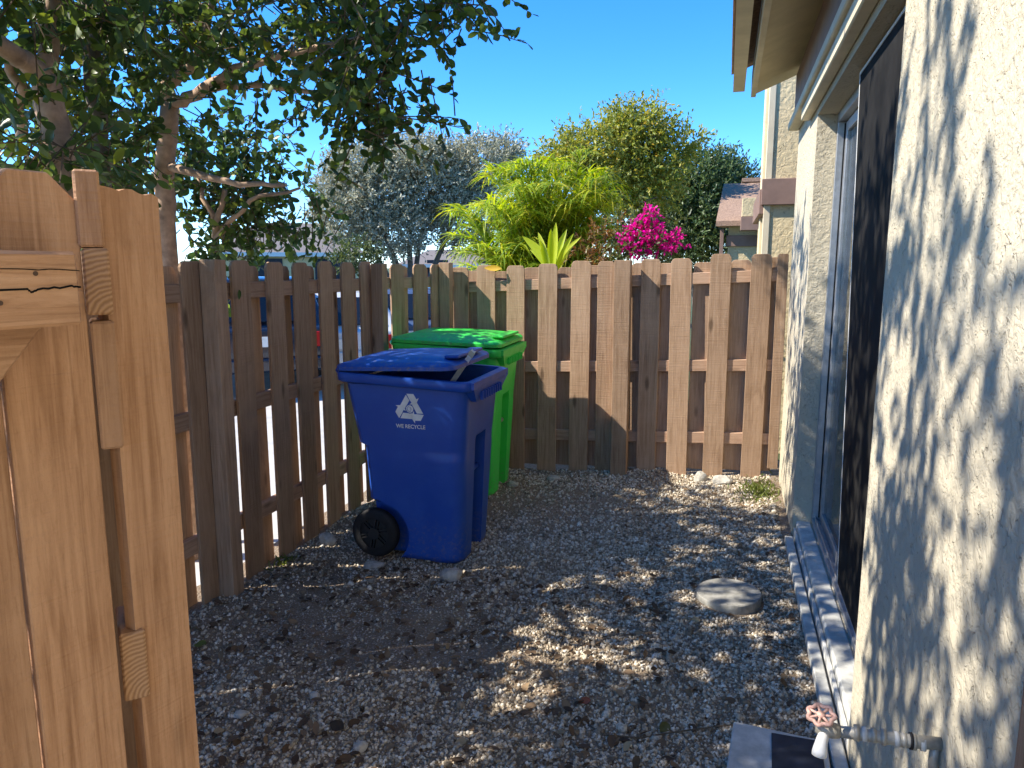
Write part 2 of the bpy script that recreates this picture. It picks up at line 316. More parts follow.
for z in (1.43, .80, .16):
    Lr = A1.y-A0.y; o = box('rail', (-Lr/2, -.019, -.044), (Lr/2, .019, .044), M_RAIL); put(o, (A0.x, (A0.y+A1.y)/2, z+.04), RZL, lf)
    o.rotation_euler = (0, 0, math.atan2(Lr, A1.x-A0.x)); o.location.x = (A0.x+A1.x)/2-lf.location.x
    L2 = (A2-A1).length; o = box('rail', (-L2/2, -.019, -.044), (L2/2, .019, .044), M_RAIL); put(o, (A1+A2)/2+Vector((0, 0, z+.04)), a2, lf); o.rotation_euler = (0, 0, a2)
def post(parent, p, rz, z0, z1, m=None, s=.045):
    bm = bmesh.new(); add_box(bm, (-s, -s, z0), (s, s, z1)); bmesh.ops.recalc_face_normals(bm, faces=bm.faces); bevel(bm, .004, 2); return put(bobj('post', bm, m or M_FENCE), p, rz, parent)
py_ = on_x(216, 300, xon(3.1)+.13).y+.045; post(lf, (xon(3.1)+.083, py_, 0), 0, gz(-2.5)-.05, 1.632)
py_ = on_x(381.5, 300, xon(5.1)+.13).y+.045; post(lf, (xon(5.1)+.083, py_, 0), 0, gz(-2.5)-.05, 1.618)
post(lf, (xon(5.8)+.075, 5.80, 0), 0, gz(-2.5)-.05, 1.628)

# the fence across the back of the yard
YB = 5.88
bf = thing('picket_fence', 'brown shadowbox picket fence across the back of the yard, ending at the house wall', 'fence', (-1, YB, 0))
def xback(px): return on_y(px, 262, YB).x
inner = [(450, 467.5), (476.6, 495), (506.5, 524.5), (538, 557), (571, 590.5), (598.5, 615.8), (641.5, 661.2), (673, 694), (711, 732), (751, 772)]
sp = [(xback(a), xback(b)) for a, b in inner]
def ztop(x): return 1.69+.043*(min(x, .4)-.3)
for a, b in sp:
    xm = (a+b)/2; picket(bf, (xm, YB), 0, b-a, gz(xm)-.02, ztop(xm)+random.gauss(0, .006))
xm = xback(790); picket(bf, (.405, YB-.005), 0, .075, gz(.4)+.055, ztop(.4)-.005, clip=.012)
xs_ = [(a+b)/2 for a, b in sp]
for a, b in zip(xs_, xs_[1:]):
    xm = (a+b)/2; picket(bf, (xm+random.gauss(0, .006), YB+.058), 0, .15, gz(xm)+.02, ztop(xm)-.03+random.gauss(0, .008))
for xm in (.31, -2.2, xback(643)): picket(bf, (xm, YB+.058), 0, .17, gz(xm)+.02, ztop(xm)-.025)
for z in (1.475, .80, .225):
    o = box('rail', (-1.36, -.0185, -.044), (1.36, .0185, .044), M_RAIL); put(o, (-.93, YB+.0375, z), 0, bf); o.rotation_euler = (0, -.043, 0)
xp = xback(624.5); o = post(bf, (xp, YB-.050, 0), 0, -.09, ztop(xp)+.0, s=.049); o.scale.x = 1.3

# ------------------------------------------------------------------ gate leaf and gate fence beside the camera
Pe = Vector((-.748, .721, 0)); dg = Vector((.24, .97, 0)).normalized(); mg = Vector((dg.y, -dg.x, 0))
def gp(px, py, off=0.0): return on_pl(px, py, Pe+mg*off, mg)
gate = thing('garden_gate', 'open tan wooden gate leaf with a cracked rail and diagonal brace, filling the near corner', 'gate', (Pe.x, Pe.y, 0))
def gmesh(name, pts, th, m, parent, b=.003, wander=0):
    bm = bmesh.new(); prism(bm, [p-parent.location for p in pts], -mg*th); bmesh.ops.recalc_face_normals(bm, faces=bm.faces); bevel(bm, b)
    o = bobj(name, bm, m, parent); return o
def gframe(o, ang):                                       # give a mesh its own axes so the grain follows the board
    c = sum((v.co for v in o.data.vertices), Vector())/len(o.data.vertices); Mx = Matrix.Translation(c) @ Matrix.Rotation(ang, 4, 'Z')
    o.data.transform(Mx.inverted()); o.matrix_local = Mx; return o
ag = math.atan2(dg.y, dg.x)
ztr, zbr = gp(86, 251.6).z, gp(86, 324.6).z
Q = lambda s, z, off=0.0: Vector((Pe.x, Pe.y, 0))+dg*s+mg*off+Vector((0, 0, z))
gframe(gmesh('rail', [Q(-.95, zbr), Q(0, zbr), Q(0, ztr), Q(-.95, ztr)], .038, M_GATEY, gate, .004), ag)
box_crack = bmesh.new()
for pts in ([(-.4, .5), (-.06, .5), (-.056, .47), (-.05, .50), (-.012, .53), (0, .52)], [(-.4, .78), (-.07, .77), (0, .74)]):
    w = .0022 if pts[0][1] < .6 else .0010; vs = []; pts = [(a[0]+(b[0]-a[0])*k/6, a[1]+(b[1]-a[1])*k/6+random.gauss(0, .006)) for a, b in zip(pts, pts[1:]) for k in range(6)]+[pts[-1]]
    for s, f in pts: vs.append(Q(s, ztr+(zbr-ztr)*(1-f) if False else zbr+(ztr-zbr)*f, .0012)-gate.location)
    for a, b in zip(vs, vs[1:]):
        q = [a-Vector((0, 0, w/2)), b-Vector((0, 0, w/2)), b+Vector((0, 0, w/2)), a+Vector((0, 0, w/2))]; prism(box_crack, q, -mg*.004)
bobj('crack', box_crack, M_DARK, gate)
g0 = gp(0, 384, -.04); g1 = gp(42, 329, -.04)
dirb = (g0-g1).normalized(); nb = Vector((0, 0, 1)).cross(mg).normalized()
perp = dirb.cross(mg).normalized(); perp = perp if perp.z > 0 else -perp
gframe(gmesh('brace', [g1-dirb*.0+perp*.0, g1+perp*.10, g1+dirb*1.1+perp*.10, g1+dirb*1.1], .0, M_GATE, gate, 0) if False else gmesh('brace', [g1-dirb*.004, g1-dirb*.05+perp*.09, g1+dirb*.9+perp*.09, g1+dirb*.9], .038, M_GATEY, gate, .003), ag)
off = -.0395-.039
def gpk(pxl, pxr, py, z1, clipr=True, o_=off):             # picket from its pixel edges at one height, behind the rail
    a = gp(pxl, py, o_); b = gp(pxr, py, o_); s0 = (a-Q(0, 0, o_)).dot(dg); s1 = (b-Q(0, 0, o_)).dot(dg); return s0, s1
s0, s1 = gpk(27, 113, 600, 1.7); zt = gp(0, 167, off).z
def gboard(sa, sb, zt, o_=off, cl=.026, name='picket', clr=None):
    cr = cl if clr is None else clr
    pts = [Q(sa, .06, o_), Q(sb, .06, o_), Q(sb, zt-cr, o_), Q(sb-cr, zt, o_), Q(sa+cl, zt, o_), Q(sa, zt-cl, o_)]
    return gframe(gmesh(name, pts, .018, M_GATE, gate, .002), ag)
gboard(s0+.002, s1, zt, clr=.034)
w = s1-s0
for k in range(1, 6): gboard(s0-k*(w+.003), s0-k*(w+.003)+w, zt-.004*k)
sb0, sb1 = s1-.03, s1+.006
gframe(gmesh('stile', [Q(sb0, .06, off-.02), Q(sb1, .06, off-.02), Q(sb1, zt-.03, off-.02), Q(sb0, zt-.005, off-.02)], .03, M_GATE, gate, .003), ag)
for s_, z_ in ((-.09, zbr+.03), (-.05, zbr+.062), (-.22, zbr+.035), (-.25, zbr+.06)):
    bm = bmesh.new(); c = Q(s_, z_, .0)-gate.location; add_tube(bm, [c-mg*.004, c+mg*.0008], .0028, 10); bobj('screw', bm, M_RUST, gate)
gframe(gmesh('rail', [Q(-.95, .28), Q(-.02, .28), Q(-.02, .37), Q(-.95, .37)], .038, M_GATEY, gate, .004), ag)

# short fence panel the gate closes on: square post, rail ends, blocks
dp = Vector((-.80, .60, 0)).normalized(); mf = Vector((.72, -.69, 0)).normalized(); tf = Vector((mf.y*-1, mf.x, 0))   # tf: to the right in the picture
P2 = at_dist(98, 300, 1.11); P2.z = 0
gf = thing('gate_post_fence', 'tan rough topped gate post board with sawn rail ends and blocks, beside the open gate', 'fence', (P2.x, P2.y, 0))
# post: its face parallel to the gate
pl = at_dist(126, 300, 1.17); pc = Vector((pl.x, pl.y, 0))
def pp(px, py): return on_pl(px, py, pc, mg)
a = pp(102, 240); b = pp(161, 240); sa = (a-pc).dot(dg); sb = (b-pc).dot(dg); za = pp(97, 185).z; zb = pp(155, 197.5).z
pts = [pc+dg*sa+Vector((0, 0, -.05)), pc+dg*sb+Vector((0, 0, -.05)), pc+dg*sb+Vector((0, 0, zb))]
for k in range(1, 9): pts.append(pc+dg*(sb+(sa-sb)*k/9)+Vector((0, 0, zb+(za-zb)*k/9+random.uniform(-.003, .004))))
pts.append(pc+dg*sa+Vector((0, 0, za)))
bm = bmesh.new(); prism(bm, [p-gf.location for p in pts], -mg*.024); gframe(bobj('board_post', bm, M_GATE, gf), ag)
af = math.atan2(tf.y, tf.x)
def fblock(name, x0, x1, x0b, x1b, y0, y1, r, depth, m, zb0=None):   # block whose face looks to the camera side, at range r
    P = at_dist((x0+x1)/2, (y0+y1)/2, r); q = lambda px, py: on_pl(px, py, P, mf); c = P
    sa = (q((x0+x0b)/2, (y0+y1)/2)-P).dot(tf); sb = (q((x1+x1b)/2, (y0+y1)/2)-P).dot(tf); zt_, zb_ = q((x0+x1)/2, y0).z, q((x0b+x1b)/2, y1).z
    if zb0 is not None: zb_ = zb0
    base = Vector((P.x, P.y, 0)); p = [base+tf*sa+Vector((0, 0, zb_)), base+tf*sb+Vector((0, 0, zb_)), base+tf*sb+Vector((0, 0, zt_)), base+tf*sa+Vector((0, 0, zt_))]
    bm = bmesh.new(); prism(bm, [v-gf.location for v in p], -mf*depth); bmesh.ops.recalc_face_normals(bm, faces=bm.faces); bevel(bm, .003)
    o = bobj(name, bm, m, gf); return gframe(o, af+math.pi/2)
fblock('rail', 80, 108, 88, 114.5, 248, 315, 1.125, .13, M_END)
fblock('rail', 119, 145, 124, 151, 633, 700, 1.15, .11, M_END)
fblock('block', 70, 97.5, 80, 105.5, 169, 247, 1.125, .09, M_GATE)
fblock('block', 88, 115, 103, 124, 321.5, 449, 1.13, .09, M_GATE)
bm = bmesh.new(); add_box(bm, (-.95, .70, -.05), (-.93, 1.0, 1.56)); bmesh.ops.translate(bm, verts=bm.verts, vec=-gf.location); gframe(bobj('picket', bm, M_FENCE, gf), 0)  # board added behind the gap to keep the sun out of it
bk = Vector((P2.x, P2.y, 0))
for k in range(1, 6):
    c = bk - mf*(.25+k*.2) - tf*.12; bm = picket_bm(.14, -.05, 1.66); o = bobj('picket', bm, M_GATE); put(o, (c.x, c.y, 0), math.atan2(mf.y, mf.x), gf)

# gate post fixed to the house wall
hp = thing('gate_post', 'reddish tan wooden post standing against the stucco wall at the picture edge', 'post', (.4, 1.12, 0))
yq = on_x(1019, 700, .41).y; bm = bmesh.new(); add_box(bm, (.412, yq-.09, -.03), (.449, yq, 1.72)); bmesh.ops.translate(bm, verts=bm.verts, vec=-hp.location); bmesh.ops.recalc_face_normals(bm, faces=bm.faces); bevel(bm, .004, 2); gframe(bobj('upright', bm, M_GATE, hp), 0)

# ------------------------------------------------------------------ house
XW = .45; YJ0, YJ1, ZH, ZS = 2.43, 4.60, 2.43, .085
house = thing('stucco_house', 'cream stucco house wall with eave and brown header along one side of the yard', 'house', (XW, 3, 0))
def hbox(name, lo, hi, m, b=.006, par=None):
    L = (par or house).location if par is None else house.location
    return box(name, tuple(Vector(lo)-house.location), tuple(Vector(hi)-house.location), m, par or house, b)
bm = bmesh.new()
for lo, hi in (((XW, -3, -.25), (XW+.22, YJ0, ZH)), ((XW, YJ1, -.25), (XW+.22, 5.80, ZH)), ((XW, -3, ZH), (XW+.22, 5.80, 3.3)), ((XW+.10, YJ0, -.25), (XW+.22, YJ1, ZS-.012))):
    add_box(bm, tuple(Vector(lo)-house.location), tuple(Vector(hi)-house.location))
bmesh.ops.remove_doubles(bm, verts=bm.verts, dist=.0005)
bobj('wall', bm, M_STUC, house)
hbox('wall_return', (XW+.22, 5.5, -.25), (4, 5.7, 3.3), M_STUC)
hbox('wall_return', (XW+.9, -3, -.25), (XW+1.0, 5.5, 3.3), M_DARK)
# header trim: dark board under the eave, ledge with a lit face and a shaded underside
hbox('header_board', (.412, -1, 2.60), (.449, 5.82, 2.93), M_BROWN)
hbox('header_ledge', (.375, -1, 2.545), (.449, 5.80, 2.598), M_TRIM)
hbox('header_moulding', (.395, -1, 2.47), (.449, 5.0, 2.543), M_TRIM)
# eave: sloping soffit, fascia, drip strip, roof
bm = bmesh.new(); hl = house.location
prism(bm, [Vector((XW-.002, -3, 2.985))-hl, Vector((.155, -3, 2.865))-hl, Vector((.155, -3, 2.885))-hl, Vector((XW-.002, -3, 3.005))-hl], (0, 9.05, 0)); bobj('soffit', bm, M_SOFFIT, house)
bm = bmesh.new(); prism(bm, [Vector((.118, -3, 2.845))-hl, Vector((.152, -3, 2.845))-hl, Vector((.152, -3, 3.02))-hl, Vector((.118, -3, 3.02))-hl], (0, 9.07, 0)); bobj('fascia', bm, M_TRIM, house)
bm = bmesh.new(); prism(bm, [Vector((-.012, -3, 2.90))-hl, Vector((.072, -3, 2.90))-hl, Vector((.072, -3, 2.985))-hl, Vector((-.012, -3, 3.01))-hl], (0, 9.12, 0)); bobj('gutter', bm, M_TRIM, house)
bm = bmesh.new(); prism(bm, [Vector((-.03, -3, 3.03))-hl, Vector((2.5, -3, 4.0))-hl, Vector((2.5, -3, 4.05))-hl, Vector((-.03, -3, 3.075))-hl], (0, 9.14, 0)); bobj('roof', bm, M_ROOFT, house)
bm = bmesh.new(); prism(bm, [Vector((.12, 6.0, 2.85))-hl, Vector((XW, 6.0, 2.99))-hl, Vector((XW, 6.0, 3.19))-hl, Vector((.12, 6.0, 3.05))-hl], (0, .03, 0)); bobj('rake_board', bm, M_TRIM, house)
# sill, ground strip
hbox('sill', (.468, YJ0+.002, -.1), (.552, YJ1-.002, ZS-.004), M_CONCL, .008)
hbox('sill_step', (.452, 2.0, -.1), (.466, 4.55, .052), M_CONC, .003)
bm = bmesh.new(); add_box(bm, tuple(Vector((.398, 1.75, -.06))-hl), tuple(Vector((.442, 4.46, .028))-hl)); bevel(bm, .004); bobj('edging_strip', bm, M_CONCL, house)
# sliding door
door = thing('sliding_glass_door', 'aluminium sliding glass door set back in the stucco wall', 'door', (.56, 3.5, ZS))
def dbox(name, lo, hi, m, b=.002, par=None): return box(name, tuple(Vector(lo)-door.location), tuple(Vector(hi)-door.location), m, door, b)
dbox('track', (.553, YJ0, ZS), (.64, YJ1, ZS+.028), M_ALU); dbox('track_rail', (.566, YJ0, ZS+.0285), (.572, YJ1, ZS+.045), M_ALU)
dbox('head_frame', (.553, YJ0, ZH-.05), (.64, YJ1, ZH-.001), M_ALU); dbox('jamb_frame', (.553, YJ1-.045, ZS+.03), (.64, YJ1-.001, ZH-.052), M_ALU)
dbox('sash_frame', (.592, YJ1-.115, ZS+.031), (.625, YJ1-.052, ZH-.055), M_ALU)
dbox('sash_frame', (.592, 3.2, ZS+.031), (.625, YJ1-.117, ZS+.09), M_ALU); dbox('sash_frame', (.592, 3.2, ZH-.11), (.625, YJ1-.117, ZH-.055), M_ALU)
dbox('weatherstrip', (.585, YJ1-.049, ZS+.04), (.612, YJ1-.046, ZH-.06), M_RUBBER, 0)
dbox('pane', (.606, 2.45, ZS+.092), (.611, YJ1-.118, ZH-.112), M_GLASS, 0)
dbox('pane_backing', (.70, YJ0-.3, ZS), (.705, YJ1+.3, ZH+.1), M_BACKING, 0)  # pale sheet added behind the pane for the greenish, reflecting look of the glass
# black panel leaning in the near half of the doorway, pale edge strip
pan = thing('black_panel', 'tall black panel with pale edge strip covering the near half of the glass door', 'panel', (.565, 2.95, .13))
bm = bmesh.new(); ya, yb_, zb_, zt_ = 2.40, 3.60, .0, 2.27
for y0_, y1_, nm, mm, xo in ((ya, yb_-.012, 'sheet', M_BLACKP, 0), (yb_-.011, yb_, 'edge_strip', M_WHITE, -.001)):
    bm = bmesh.new(); prism(bm, [Vector((xo, y0_-2.95, zb_)), Vector((xo+.008, y0_-2.95, zb_)), Vector((xo-.047, y0_-2.95, zt_)), Vector((xo-.055, y0_-2.95, zt_))], (0, y1_-y0_, 0)); bobj(nm, bm, mm, pan)
bm = bmesh.new(); prism(bm, [Vector((-.057, ya-2.95, zt_+.001)), Vector((-.046, ya-2.95, zt_+.001)), Vector((-.046, ya-2.95, zt_+.014)), Vector((-.057, ya-2.95, zt_+.014))], (0, yb_-ya, 0)); bobj('edge_strip', bm, M_WHITE, pan)
# wing of the building beyond the fence
wing = thing('house_wing', 'yellow stucco house wing with a brown band rising behind the back fence', 'house', (.3, 7.6, 0))
def wbox(name, lo, hi, m, b=.004, base=None): return box(name, tuple(Vector(lo)-wing.location), tuple(Vector(hi)-wing.location), m, wing, b)
wbox('wall', (.335, 7.6, -.25), (4, 9.4, 4.3), M_STUCW); wbox('corner_board', (.312, 7.585, -.25), (.372, 7.7, 4.29), M_TRIM)
wbox('corner_board', (.305, 8.2, -.25), (.334, 8.4, 4.29), M_TRIM)
wbox('band', (.285, 7.55, 2.17), (4, 7.598, 2.41), M_BROWN); wbox('band', (.27, 7.6, 2.09), (.333, 9.4, 2.32), M_BROWN)
wbox('roof', (.05, 7.3, 4.3), (4.2, 9.7, 4.5), M_ROOFT)
nb_ = thing('townhouse', 'distant townhouse with a tan shingle roof and brown band behind the house wing', 'house', (.0, 13, 0))
def nbox(name, lo, hi, m, b=.004): return box(name, tuple(Vector(lo)-nb_.location), tuple(Vector(hi)-nb_.location), m, nb_, b)
nbox('wall', (.0, 13, -.25), (5, 18, 2.3), M_STUCW); nbox('band', (-.03, 12.95, 1.92), (5, 12.998, 2.1), M_BROWN); nbox('downpipe', (-.13, 12.9, -.2), (-.07, 12.96, 2.2), M_BROWN)
bm = bmesh.new(); o_ = nb_.location; prism(bm, [Vector((-.2, 12.7, 2.24))-o_, Vector((-.2, 12.7, 2.32))-o_, Vector((-.12, 14.6, 3.1))-o_, Vector((-.12, 14.6, 2.3))-o_], (5, 0, 0)); bobj('roof', bm, M_ROOFT, nb_)
nbox('parapet', (.19, 12.3, 2.36), (1.4, 12.69, 2.64), M_STUCW); nbox('parapet_band', (.18, 12.28, 2.15), (1.4, 12.69, 2.355), M_BROWN)
nbox('dormer', (.26, 14.8, 2.6), (3, 16, 3.12), M_STUCW); nbox('dormer_roof', (.2, 14.6, 3.12), (3.1, 16.1, 3.19), M_ROOFT)

# hose bib
hb = thing('hose_bib', 'taped pipe and brass garden tap with a coral wheel handle on the stucco wall', 'tap', (XW, 1.52, .66))
def ht(name, pts, r, m, n=14): bm = bmesh.new(); add_tube(bm, pts, r, n); return bobj(name, bm, m, hb, True)
bm = bmesh.new(); add_tube(bm, [(.002, 0, .004), (-.05, 0, 0), (-.11, 0, -.002), (-.19, 0, -.004)], [.0125, .0135, .0125, .012], 14); bobj('pipe', bm, M_BRASS, hb, True)
for i, x in enumerate((-.028, -.045, -.062, -.075, -.10, -.118, -.135, -.15)): ht('tape_wrap', [(x, 0, -.001), (x-.009, .0006, -.0015)], .0152+.0012*math.sin(i*2), M_BRASS if i % 3 else M_CONC)
ht('clamp_ring', [(-.052, 0, 0), (-.057, 0, 0)], .0168, M_RUBBER)
ht('valve_body', [(-.186, 0, -.004), (-.20, 0, -.004), (-.222, 0, -.003), (-.232, 0, -.002)], [.014, .0165, .0155, .010], M_BRASS)
ht('bonnet', [(-.212, 0, .002), (-.220, -.006, .018), (-.224, -.010, .030)], [.0105, .0095, .006], M_BRASS)
ht('spout', [(-.214, -.004, -.006), (-.222, -.022, -.018), (-.226, -.034, -.034), (-.227, -.036, -.042)], [.0105, .0115, .0145, .0145], M_WHITE)
bm = bmesh.new(); c0 = Vector((-.225, -.011, .033)); ax = Vector((-.10, -.30, .95)).normalized(); e1 = ax.orthogonal().normalized(); e2 = ax.cross(e1)
ring = [c0+(e1*math.cos(2*math.pi*k/42)+e2*math.sin(2*math.pi*k/42))*(.0245+.0026*math.cos(7*2*math.pi*k/42)) for k in range(43)]
add_tube(bm, ring, .0042, 8, False)
for k in range(7): p = c0+(e1*math.cos(2*math.pi*k/7)+e2*math.sin(2*math.pi*k/7))*.024; add_tube(bm, [c0, p], .0028, 6)
add_tube(bm, [c0-ax*.004, c0+ax*.004], .008, 12); bobj('wheel_handle', bm, M_CORAL, hb, True)
# down pipe from the bib into the wall base
ht('elbow', [(-.01, 0, 0), (-.012, -.002, -.03), (-.010, -.003, -.06)], .009, M_BRASS)

# ------------------------------------------------------------------ wheeled bins
def section(xf, xb, hw, r, nw, nd, xp, ins, wx, wy):
    """half outline (+y) from the front centre to the back centre; wx,wy: wheel recess"""
    p = [(xf-nd, 0), (xf-nd, nw*.86), (xf, nw)]
    for k in range(6): a = math.pi/2*k/5; p.append((xf-r+r*math.cos(a), hw-r+r*math.sin(a)))
    p += [(xp, hw), (xp-.05, hw-ins)]
    x0 = max(wx, xb+.03) if wy else xb+.03
    p += [(x0+.02 if not wy else x0, hw-ins), (x0, hw-ins-wy if wy else hw-ins), (xb, hw-ins-wy-.0 if wy else hw-ins-.03), (xb, 0)]
    return p
def cart(name, label, loc, rz, m, sc, lid_deg, emblem, lid_len=.752):
    t = thing(name, label, 'bin', loc, rz); t.scale = (sc,)*3
    zc, Rw = .138, .185
    def dims(z):
        lerp = lambda a, b, f: a+(b-a)*min(max(f, 0), 1)
        if z < .64: xf, hw, xb = lerp(.285, .315, z/.64), lerp(.222, .270, z/.64), lerp(-.235, -.25, z/.62)
        else: f = (z-.64)/.33; xf, hw, xb = lerp(.315, .345, f), lerp(.270, .297, f), lerp(-.282, -.335, f)
        if z < .02: k = .02-z; xf -= k*.7; hw -= k*.7
        e = lerp(0, 1, (z-.60)/.05); nd = .11*(1-e) if z > .03 else .11
        nd = .11 if z < .62 else lerp(.11, 0, (z-.62)/.05)
        ins = lerp(.011, .0, (z-.575)/.04)
        w2 = Rw**2-(z-zc)**2
        wx, wy = (-.20+math.sqrt(w2), .085) if w2 > 0 else (0, 0)
        return xf, xb, hw+ins, .075, .085, nd, .135, ins, wx, wy
    zs = [0, .006, .02]+[.02+.0135*k for k in range(1, 21)]+[.33, .4, .5, .56, .575, .59, .60, .61, .62, .63, .64, .65, .66, .68, .72, .8, .9, .965]
    zs = sorted(zs); bm = bmesh.new(); prev = None; base = None
    for z in zs:
        h = section(*dims(z)); full = h + [(x, -y) for x, y in h[-2:0:-1]]
        ring = [bm.verts.new((x, y, z)) for x, y in full]
        if prev:
            n = len(ring)
            for k in range(n): bm.faces.new((prev[k], prev[(k+1) % n], ring[(k+1) % n], ring[k]))
        else: bm.faces.new(ring[::-1])
        prev = ring
    bmesh.ops.remove_doubles(bm, verts=bm.verts, dist=1e-5)
    body = bobj('body', bm, m, t, True)
    mod = body.modifiers.new('edge', 'EDGE_SPLIT'); mod.split_angle = R(38)
    # rim: rounded channel running right round the top
    def rr(hx0, hx1, hy, r, z):
        out = []
        for cx, cy, a0 in ((hx1-r, hy-r, 0), (hx0+r, hy-r, 90), (hx0+r, -hy+r, 180), (hx1-r, -hy+r, 270)):
            for k in range(6): a = R(a0+18*k); out.append((cx+r*math.cos(a), cy+r*math.sin(a), z))
        return out
    bm = bmesh.new(); prof = [(0, .945), (.02, .947), (.028, .954), (.03, .985), (.026, .997), (.012, 1.0), (-.006, .998), (-.012, .985), (-.012, .945)]
    rings = []
    for d, z in prof: rings.append([bm.verts.new((x, y, zz + .03*(.35-x)/.7)) for x, y, zz in rr(-.352-d, .352+d, .303+d, .05+max(d, 0)*.6, z)])
    for a, b in zip(rings, rings[1:]):
        n = len(a)
        for k in range(n): bm.faces.new((a[k], a[(k+1) % n], b[(k+1) % n], b[k]))
    rim = bobj('rim', bm, m, t, True); md = rim.modifiers.new('edge', 'EDGE_SPLIT'); md.split_angle = R(50)
    # ribbed lip hanging under the front rim
    bm = bmesh.new()
    prism(bm, [Vector((.385, -.30, .995)), Vector((.385, .30, .995)), Vector((.385, .30, .96)), Vector((.385, .21, .885)), Vector((.385, -.21, .885)), Vector((.385, -.30, .96))], (-.05, 0, 0))
    for v in bm.verts:
        if v.co.z < .93: v.co.x -= .018 if v.co.x > .36 else 0
    for k in range(9): add_box(bm, (.372, -.17+k*.04, .89), (.392, -.164+k*.04, .935))
    bobj('lip', bm, m, t)
    # lift bar across the front recess
    bm = bmesh.new(); add_tube(bm, [(.262, -.115, .47), (.262, .115, .47)], .016, 12); bobj('lift_bar', bm, m if emblem else M_BRASS, t, True)
    # handle
    bm = bmesh.new(); add_tube(bm, wobble([(-.37, -.24, 1.0), (-.41, -.22, 1.02), (-.42, 0, 1.022), (-.41, .22, 1.02), (-.37, .24, 1.0)], 3, 0), .016, 10); bobj('handle', bm, m, t, True)
    # wheels
    for s in (-1, 1):
        wl = thing_part('wheel', t, (-.212, s*.226, zc-.002)); wl.scale = (1.1, 1, 1.1)
        bm = bmesh.new(); prof = [(.075, -.028), (.105, -.03), (.118, -.024), (.124, -.012), (.124, .012), (.118, .024), (.105, .03), (.075, .028)]; N = 36; rg = []
        for i in range(N): a = 2*math.pi*i/N; rg.append([bm.verts.new((rad*math.cos(a), yy, rad*math.sin(a))) for rad, yy in prof])
        for i in range(N):
            for k in range(len(prof)-1): bm.faces.new((rg[i][k], rg[i][k+1], rg[(i+1) % N][k+1], rg[(i+1) % N][k]))
        tyre = bobj('tyre', bm, M_RUBBER, wl, True)
        bm = bmesh.new(); add_tube(bm, [(0, -.034, 0), (0, .034, 0)], .03, 16); add_tube(bm, [(0, -.012, 0), (0, .012, 0)], .092, 28)
        for k in range(6):
            a = 2*math.pi*k/6+.3; Mx = Matrix.Rotation(-a, 4, 'Y'); add_box(bm, (.022, -.026, -.011), (.094, .026, -.004), Mx); add_box(bm, (.022, -.026, .004), (.094, .026, .011), Mx)
        ring = [(.09*math.cos(2*math.pi*k/32), -.02, .09*math.sin(2*math.pi*k/32)) for k in range(33)]; add_tube(bm, ring, .007, 6, False)
        bobj('hub', bm, M_HUB, wl, False)
    bm = bmesh.new(); add_tube(bm, [(-.212, -.24, zc), (-.212, .24, zc)], .011, 10); bobj('axle', bm, M_RUBBER, t, True)
    # lid, hinged at the back
    L0, L1, hy = 0.0, lid_len, .325; NU, NV = 34, 22; bm = bmesh.new(); g = []
    for i in range(NU+1):
        row = []
        for j in range(NV+1):
            u, v = i/NU, 2*j/NV-1; x = L0+(L1-L0)*u; y_ = v*hy
            du = min(u*(L1-L0), (1-u)*(L1-L0)); dv = (1-abs(v))*hy; e = min(du, dv)
            # rounded corners in plan
            r = .06
            if du < r and dv < r:
                k = math.hypot(r-du, r-dv)
                if k > r: q = r/k; sx = 1 if u > .5 else -1; sy = 1 if v > 0 else -1; x += -sx*0 + (-sx)*(r-(r-du)*q-du); y_ += (-sy)*(r-(r-dv)*q-dv); e = 0
            z = .006 + .018*min(e/.03, 1) + .016*min(max((e-.07)/.03, 0), 1) + .014*math.sin(math.pi*u)*(1-v*v)
            row.append(bm.verts.new((x, y_, z)))
        g.append(row)
    for i in range(NU):
        for j in range(NV): bm.faces.new((g[i][j], g[i+1][j], g[i+1][j+1], g[i][j+1]))
    # skirt and underside
    edge = [g[i][0] for i in range(NU+1)]+[g[NU][j] for j in range(1, NV+1)]+[g[i][NV] for i in range(NU-1, -1, -1)]+[g[0][j] for j in range(NV-1, 0, -1)]
    low = [bm.verts.new((v.co.x, v.co.y, -.014)) for v in edge]; inn = [bm.verts.new((L1/2+(v.co.x-L1/2)*.97, v.co.y*.97, -.012)) for v in edge]; top = [bm.verts.new((L1/2+(v.co.x-L1/2)*.96, v.co.y*.96, .008)) for v in edge]
    n = len(edge)
    for k in range(n):
        q = (k+1) % n; bm.faces.new((edge[k], low[k], low[q], edge[q])); bm.faces.new((low[k], inn[k], inn[q], low[q])); bm.faces.new((inn[k], top[k], top[q], inn[q]))
    bm.faces.new(top)
    lid = bobj('lid', bm, m, t, True); lid.location = (-.385, 0, 1.046); lid.rotation_euler = (0, -R(lid_deg-2.2), 0)
    md = lid.modifiers.new('edge', 'EDGE_SPLIT'); md.split_angle = R(40)
    bm = bmesh.new(); add_box(bm, (L1-.09, -.20, .034), (L1-.01, .20, .052)); bevel(bm, .008, 2); lg = bobj('lid_grip', bm, m, lid, False)
